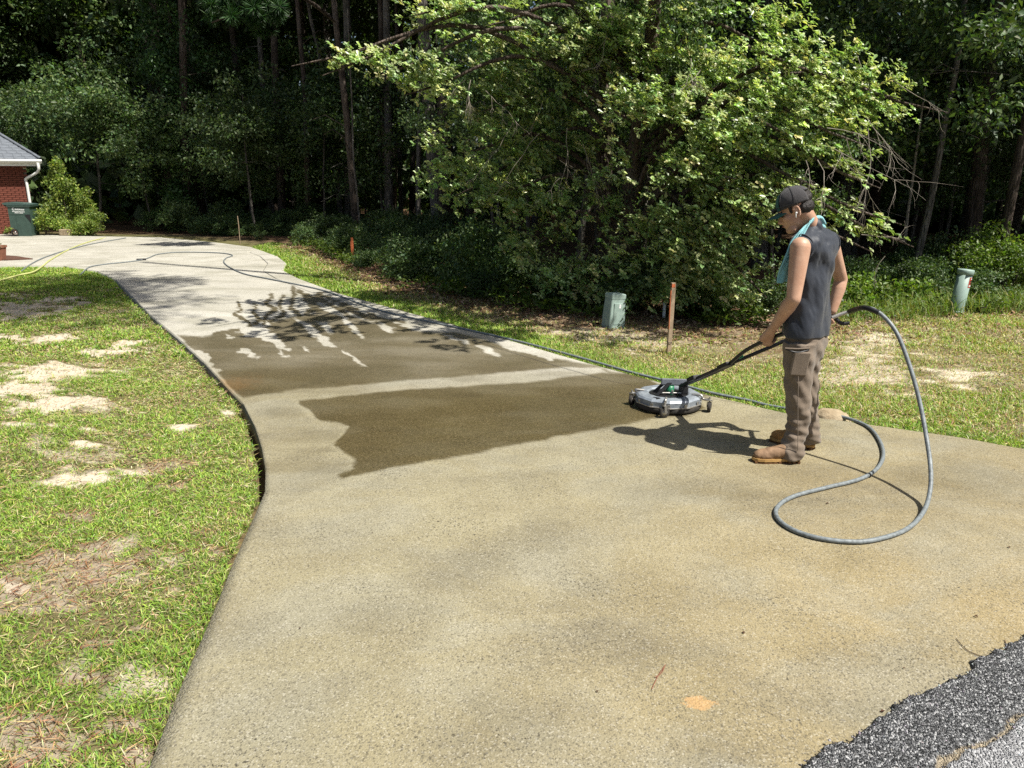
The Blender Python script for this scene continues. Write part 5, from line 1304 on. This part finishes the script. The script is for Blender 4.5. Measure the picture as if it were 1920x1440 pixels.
# body: one skin
mb = MB()
mb.ell(H(-.005, 0, .02), (.096, .075, .095), HM); mb.ell(H(.035, 0, -.055), (.062, .058, .078), HM)
mb.cap(H(.055, .022, -.115), H(.055, -.022, -.115), .03, .03); mb.ell(H(.078, 0, -.118), (.022, .024, .022), HM)
mb.cap(H(.09, 0, -.015), H(.113, 0, -.052), .010, .015); mb.ell(H(.1, .0, -.06), (.014, .018, .010), HM)
mb.cap(H(.083, .025, .008), H(.083, -.025, .008), .016, .016); mb.ell(H(.088, 0, -.083), (.018, .024, .014), HM)
for s in (-1, 1): mb.ell(H(.058, s * .04, -.045), (.035, .022, .026), HM)
for s in (-1, 1):
    Me = HM @ Matrix.Rotation(s * R(18), 3, 'Z')
    mb.ell(H(-.008, s * .074, -.025), (.02, .009, .034), Me)
mb.cap(H(-.03, 0, -.05), nb, .054, .058); mb.cap(H(.015, 0, -.085), nb + F * .03, .045, .05)
mb.cap(nb - UP * .02, shL, .045, .05); mb.cap(nb - UP * .02, shR, .045, .05)
def limb3(a, e, w, ra, rm, re, rf, rw):
    m = a.lerp(e, .45); mb.cap(a, m, ra, rm); mb.cap(m, e, rm, re); q = e.lerp(w, .3); mb.cap(e, q, re, rf); mb.cap(q, w, rf, rw)
limb3(shL - RT * .022, elL, wrL, .060, .052, .042, .045, .029); limb3(shR + RT * .022, elR, wrR, .060, .051, .041, .044, .029)
mb.cap(L(W(1525, 480, 4.66)), L(W(1512, 600, 4.66)), .10, .095)
for s, k, fo in (((1500, 650, 4.57), (1494, 745, 4.56), (1490, 835, 4.52)), ((1522, 650, 4.72), (1514, 745, 4.76), (1515, 815, 4.77))):
    mb.cap(L(W(*s)), L(W(*k)), .055, .04); mb.cap(L(W(*k)), L(W(*fo)), .04, .032)
def hand(C, t, n, s, wr):
    """fist round a bar: C bar point, t along the bar, n up across it, s outward side of the back of the hand"""
    kn = C + s * .034 - n * .004
    mb.cap(wr, C + s * .026 + n * .035, .026, .026); 
    for o in (-.028, -.010, .010, .028): mb.cap(wr.lerp(C, .35) + s * .012 + t * o * .6, kn + t * o, .016, .0125, 10)
    for i, o in enumerate((-.030, -.0105, .0095, .029)):
        ln = (1, 1.1, 1.05, .85)[i]
        p0 = kn + t * o; p1 = C - n * .026 * ln + s * .026 + t * o; p2 = C - n * .03 - s * .012 * ln + t * o; p3 = C - n * .006 - s * .029 + t * o
        mb.cap(p0, p1, .0105, .0098, 10); mb.cap(p1, p2, .0098, .0092, 10); mb.cap(p2, p3, .0092, .0082, 10)
    b0 = wr.lerp(C, .45) - s * .004 - t * .02; b1 = C + n * .022 - s * .012 - t * .045; b2 = C + n * .004 - s * .027 - t * .055
    mb.cap(b0, b1, .016, .012, 10); mb.cap(b1, b2, .012, .0095, 10)
tL = (LPTS[-2] - LPTS[-8]).normalized(); CL = L(SC) + LPTS[11] + (LPTS[12] - LPTS[11]) * .5
sL = (Vector((0, -1, 0)) - tL * Vector((0, -1, 0)).dot(tL)).normalized(); nL = sL.cross(tL); nL = nL if nL.z > 0 else -nL
hand(CL, tL, nL, sL, wrL)
tR = (RPTS[-1] - RPTS[-5]).normalized(); CR = L(SC) + RPTS[-2]
sR = (Vector((.5, .8, 0)) - tR * Vector((.5, .8, 0)).dot(tR)).normalized(); nR = sR.cross(tR); nR = nR if nR.z > 0 else -nR
hand(CR, tR, nR, sR, wrR)
skin = link('body', remesh(mb, .005, 2, 'body'), M['skin'], man)
# eyes, lips, brow, earbud
for s in (-1, 1):
    MB().ell(H(.0865, s * .031, -.022), (.008, .011, .006), HM).build('eye', M['eye'], man)
    MB().cap(H(.093, s * .018, .004), H(.078, s * .048, .002), .005, .004, 8).build('eyebrow', M['hair'], man)
MB().ell(H(.104, 0, -.083), (.006, .018, .006), HM).build('lips', M['lips'], man)
mb2 = MB(); mb2.ell(H(.0, .083, -.035), (.007, .006, .007), HM); mb2.cap(H(.004, .086, -.038), H(.010, .083, -.058), .0035, .003, 8); mb2.build('earbud', M['white_plastic'], man)
mb2 = MB()
for k in range(13): a = R(-60 + 230 * k / 12); mb2.ell(H(-.008 - .017 * math.sin(a) * .9 + .002, .082, -.025 + .03 * math.cos(a) * 1.0), (.006, .005, .006), HM, 8, 6)
mb2.build('ear_rim', M['skin'], man)
# hair
mb2 = MB(); mb2.ell(H(-.045, 0, -.018), (.057, .074, .052), HM); mb2.ell(H(-.045, 0, .03), (.062, .075, .05), HM); mb2.ell(H(-.068, 0, .04), (.042, .05, .036), HM)
for s in (-1, 1): mb2.cap(H(.022, s * .072, .01), H(.026, s * .071, -.022), .010, .006, 8)
hm = remesh(mb2, .004, 2, 'hair')
displace(hm, lambda P: (fbm(P[:, 0] * 120, P[:, 1] * 120, P[:, 2] * 50, 3, 4) - .4) * .010)
link('hair', hm, M['hair'], man)
# cap
def cap_surf(f0, f1, th0, th1, k, nph, nth, rr3=(.107, .089, .098), ctr=(-.004, 0, .028)):
    V = []; 
    for i in range(nth + 1):
        th = R(th0 + (th1 - th0) * i / nth)
        for j in range(nph + 1):
            ph = R(f0 + (f1 - f0) * j / nph)
            V.append(H(ctr[0] + (rr3[0] + k) * math.sin(th) * math.cos(ph), ctr[1] + (rr3[1] + k) * math.sin(th) * math.sin(ph), ctr[2] + (rr3[2] + k) * math.cos(th)))
    return V, [(i * (nph + 1) + j, i * (nph + 1) + j + 1, (i + 1) * (nph + 1) + j + 1, (i + 1) * (nph + 1) + j) for i in range(nth) for j in range(nph)]
def solid(o, t):
    m = o.modifiers.new('solid', 'SOLIDIFY'); m.thickness = t; m.offset = 1; return o
capo = MB().add(*cap_surf(-142, 142, 0, 100, 0, 44, 16), smooth=True).add(*cap_surf(142, 218, 0, 62, 0, 12, 10), smooth=True).build('cap', M['cap'], man); solid(capo, .003)
MB().add(*cap_surf(-40, 40, 40, 99, .0045, 20, 10), smooth=True).build('front_panel', M['cap_green'], capo)
for ph in (-100, -48, 48, 100): MB().tube([cap_surf(ph, ph + .1, 0, 98, .004, 1, 12)[0][2 * k] for k in range(13)], .0014, 5).build('seam', M['cap'], capo)
MB().ell(H(-.004, 0, .13), (.008, .008, .004), HM, 10, 6).build('button', M['cap'], capo)
V = []; nb_ = 16
for i in range(7):
    for j in range(nb_ + 1):
        ph = R(-58 + 116 * j / nb_); ext = .076 * (i / 6) * math.cos(ph * .78) ** .7
        V.append(H(-.004 + .104 * math.cos(ph) + ext, .087 * math.sin(ph) * (1 + .05 * i / 6), .008 - .028 * (math.sin(ph)) ** 2 - ext * .16))
bill = MB().add(V, [(i * (nb_ + 1) + j, i * (nb_ + 1) + j + 1, (i + 1) * (nb_ + 1) + j + 1, (i + 1) * (nb_ + 1) + j) for i in range(6) for j in range(nb_)], smooth=True).build('bill', M['cap_green'], capo); solid(bill, .004)
sg = MB()
for s in (-1, 1): sg.ell(H(.125, s * .036, .026), (.010, .030, .017), HM, 14, 8)
sg.cap(H(.13, .012, .03), H(.13, -.012, .03), .004, .004, 8)
for s in (-1, 1): sg.tube([H(.122, s * .062, .032), H(.075, s * .09, .03), H(.0, s * .0965, .024)], .0028, 6)
gb = H(.125, 0, .026)
sgo = thing('sunglasses', 'black sunglasses resting on the bill of the cap', 'sunglasses', B0 + gb)
m_ = sg.mesh('lens'); m_.transform(Matrix.Translation(-gb)); link('lens', m_, M['black_plastic'], sgo)

# shirt
rows = [(446, 1494, 1562), (456, 1487, 1570), (468, 1483, 1572), (485, 1481, 1570), (510, 1479, 1564), (540, 1475, 1560), (570, 1471, 1558), (600, 1466, 1559), (615, 1464, 1559), (626, 1463, 1558)]
mb = MB(); rings = []
for y, x0, x1 in rows:
    c = L(W((x0 + x1) / 2, y, 4.66)); half = (x1 - x0) / 2 * mpp(y, 4.66) / PYAW
    rings.append(ring(c, half, half * .64, 40, 2.2))
mb.loft(rings)
mb.cap(nb - UP * .016, shL + RT * .016, .064, .072); mb.cap(nb - UP * .016, shR - RT * .016, .064, .072); mb.cap(nb - UP * .005, nb - UP * .06, .068, .09); mb.cap(nb.lerp(shL, .5) - F * .04 - UP * .03, nb.lerp(shR, .5) - F * .04 - UP * .03, .07, .07)
sm = remesh(mb, .0065, 5, 'shirt')
def folds(P):
    x, y, z = P[:, 0], P[:, 1], P[:, 2]
    d = (fbm(x * 14 + z * 5, y * 14 - z * 3, z * 5, 3, 2) - .5) * .030
    u = (RT.x * x + RT.y * y); w1 = np.sin((z * 26 + u * 30 + 3 * vnoise(x * 6, y * 6, z * 5, 8))) * .0048 * sstep(.95, 1.25, z)
    w2 = np.sin((z * 14 - u * 30 + 5 * vnoise(x * 5, y * 5, z * 4, 18))) * .0062
    hem = np.sin(u * 60 + 2) * .003 * sstep(1.0, .9, z)
    return (d * 1.0 + w1 * 1.3 + w2 * 1.3) * sstep(.72, .95, z) + hem
displace(sm, folds)
shirt = link('shirt', sm, M['shirt'], man)
for c, ax, rad in ((shL - RT * .004, RT, .063), (shR + RT * .004, RT, .063)):
    e1 = UP.cross(RT).normalized(); MB().tube([c + (UP * math.cos(a) * 1.08 + e1 * math.sin(a)) * (rad + .004) + RT * .004 * math.sin(3 * a) + (UP * -.012 if math.cos(a) < 0 else Vector()) for a in [2 * math.pi * k / 28 for k in range(29)]], .0055, 6, False).build('armhole_hem', M['shirt'], shirt)
# trousers
mb = MB(); rings = []
for y, x0, x1 in ((612, 1477, 1549), (630, 1473, 1553), (650, 1471, 1550), (668, 1471, 1543), (682, 1476, 1536)):
    c = L(W((x0 + x1) / 2, y, 4.66)); half = (x1 - x0) / 2 * mpp(y, 4.66) / PYAW; rings.append(ring(c, half, half * .68, 36, 2.3))
mb.loft(rings)
def leg(rows, Y0, Y1, dp=1.0):
    rings = []; n = len(rows)
    for i, (y, x0, x1) in enumerate(rows):
        Y = Y0 + (Y1 - Y0) * i / (n - 1); c = L(W((x0 + x1) / 2, y, Y)); h = (x1 - x0) / 2 * mpp(y, Y)
        rings.append([c + Vector((math.cos(t) * h, math.sin(t) * h * dp, 0)) for t in [2 * math.pi * k / 30 for k in range(30)]])
    mb.loft(rings)
leg([(640, 1470, 1531), (670, 1470, 1528), (700, 1471, 1522), (730, 1472, 1519), (755, 1475, 1520), (780, 1477, 1518), (805, 1476, 1514), (825, 1469, 1508), (840, 1461, 1507), (850, 1459, 1506), (857, 1460, 1504)], 4.58, 4.52, 1.02)
leg([(640, 1500, 1550), (670, 1497, 1540), (700, 1496, 1534), (730, 1494, 1534), (755, 1495, 1533), (780, 1496, 1533), (800, 1495, 1536), (815, 1493, 1537), (828, 1494, 1536)], 4.74, 4.77, 1.02)
tm = remesh(mb, .0065, 5, 'trousers')
def tfolds(P):
    x, y, z = P[:, 0], P[:, 1], P[:, 2]
    d = (fbm(x * 16, y * 16, z * 9, 3, 12) - .5) * .022
    k = sstep(.55, .1, z); w1 = np.sin(z * 120 + x * 30 + 6 * vnoise(x * 8, y * 8, z * 6, 4)) * .006 * k * (.3 + vnoise(x * 9, y * 9, z * 9, 7))
    w2 = np.sin(z * 55 + x * 60 - y * 20 + 5 * vnoise(x * 7, y * 7, z * 4, 5)) * .0055
    return d * .9 + w1 * .75 + w2 * .7
displace(tm, tfolds)
trs = link('trousers', tm, M['trouser'], man)
# cargo pocket, welt and seams on the near leg
def on_leg(px, py, dy=-.0): return L(W(px, py, 4.475 + dy))
mb = MB(); mb.box(on_leg(1500, 682, .0), (.105, .02, .155), Matrix.Rotation(R(4), 3, 'Y') @ Matrix.Rotation(R(6), 3, 'X'), .008); pk = mb.build('cargo_pocket', M['trouser'], trs)
mb = MB(); mb.tube(smooth_path([on_leg(1473, 655), on_leg(1495, 661, -.012), on_leg(1517, 656)], 4), [.003, .004, .005, .006, .006, .005, .005, .004, .003], 6); mb.build('pocket_shade_line', M['black_plastic'], pk)  # black tube stands in for the shade inside the pocket opening
mb = MB(); mb.tube([on_leg(1472, 653, -.003), on_leg(1495, 654, -.014), on_leg(1519, 653)], .0045, 6); mb.build('pocket_hem', M['trouser'], pk)
mb = MB(); mb.tube(smooth_path([on_leg(1497, 706, -.010), on_leg(1496, 760, -.025), on_leg(1496, 810, -.03), on_leg(1496, 845, -.03)], 5), .0022, 5); mb.build('side_seam', M['trouser'], trs)
# boots
def boot(heel, d, mat, length=.29):
    d = d.normalized(); s = Vector((-d.y, d.x, 0)); t = empty('boot', L(heel)); t.parent = man
    o = lambda f, w, z: d * f + s * w + UP * z
    mb = MB(); mb.ell(o(.045, 0, .055), (.05, .042, .05), Matrix((d, s, UP)).transposed()); mb.cap(o(.055, 0, .06), o(.05, 0, .12), .04, .036)
    mb.cap(o(.07, 0, .075), o(.19, 0, .055), .045, .043); mb.ell(o(.215, 0, .045), (.078, .048, .043), Matrix((d, s, UP)).transposed()); mb.cap(o(.1, 0, .09), o(.16, 0, .072), .032, .03)
    me = remesh(mb, .005, 4, 'upper'); n = len(me.vertices); co = np.empty(n * 3, np.float32); me.vertices.foreach_get('co', co); co = co.reshape(-1, 3); co[:, 2] = np.maximum(co[:, 2], .022); me.vertices.foreach_set('co', co.ravel()); me.update()
    displace(me, lambda P: (fbm(P[:, 0] * 40, P[:, 1] * 40, P[:, 2] * 40, 3, 3) - .5) * .006)
    link('upper', me, M[mat], t)
    def outline(k): return [o(f, w * k, 0) for f, w in ((-.008, .0), (-.003, .022), (.02, .037), (.07, .038), (.12, .038), (.18, .046), (.23, .05), (.27, .043), (.293, .022), (.298, 0), (.293, -.022), (.27, -.043), (.23, -.05), (.18, -.046), (.12, -.038), (.07, -.038), (.02, -.037), (-.003, -.022))]
    MB().prism([v + UP * .014 for v in outline(1.0)][::-1], (0, 0, .018)).build('midsole', M['sole'], t)
    mb = MB(); mb.prism([v + UP * .001 for v in outline(.97)][::-1], (0, 0, .006))
    for f in (.0, .03, .06, .12, .15, .18, .21, .24, .27): mb.box(o(f + .01, 0, .009), (.016, .085, .014), Matrix((d, s, UP)).transposed())
    mb.build('outsole', M['sole_dark'], t)
    mb = MB()
    for k in range(4): f = .09 + .024 * k; z = .128 - .016 * k; mb.tube(smooth_path([o(f, -.032, z - .02), o(f + .006, 0, z), o(f, .032, z - .02)], 3), .0035, 5)
    mb.build('lace', M['lace'], t)
    return t
boot(at(1497, 866), Vector((-1, .03, 0)), 'boot'); boot(at(1534, 845) + Vector((-.02, .03, 0)), Vector((-.78, .62, 0)), 'boot_tan')
# towel round the neck, hanging down the front
def strip(pts, wid, thick, n=10, m=9, seed=3):
    """pts: (centre, width direction, half width) down the towel"""
    q = []
    C = smooth_path([p[0] for p in pts], n); Wd = smooth_path([p[1] * p[2] for p in pts], n); V = []
    for i, (c, w) in enumerate(zip(C, Wd)):
        t = (C[min(i + 1, len(C) - 1)] - C[max(i - 1, 0)]).normalized(); nn = t.cross(w).normalized()
        for j in range(m + 1):
            u = j / m * 2 - 1; V.append(c + w * u + nn * (.006 * math.sin(u * 5 + i * .13) + .004 * math.sin(i * .3 + u * 2)))
    return V, [(i * (m + 1) + j, i * (m + 1) + j + 1, (i + 1) * (m + 1) + j + 1, (i + 1) * (m + 1) + j) for i in range(len(C) - 1) for j in range(m)]
tp = [(L(W(1545, 424, 4.84)), Vector((.3, .2, .9)), .022), (L(W(1532, 412, 4.72)), Vector((.5, -.1, .85)), .026), (L(W(1520, 416, 4.60)), Vector((.55, -.35, .75)), .028), (L(W(1506, 431, 4.55)), Vector((.75, -.3, .5)), .030), (L(W(1494, 450, 4.53)), Vector((.9, -.2, .2)), .034),
      (L(W(1483, 478, 4.53)), Vector((1, .1, .1)), .036), (L(W(1474, 505, 4.54)), Vector((1, .2, .1)), .038), (L(W(1468, 530, 4.55)), Vector((1, .25, .12)), .036)]
tw = MB().add(*strip([(c, w.normalized(), h) for c, w, h in tp], 0, 0), smooth=True).build('towel', M['towel'], man); solid(tw, .008)
MB().add(*strip([(c + Vector((-.005, -.012, 0)), w.normalized(), h * .45) for c, w, h in tp[:-1]], 0, 0), smooth=True).build('towel_fold', M['towel'], tw)
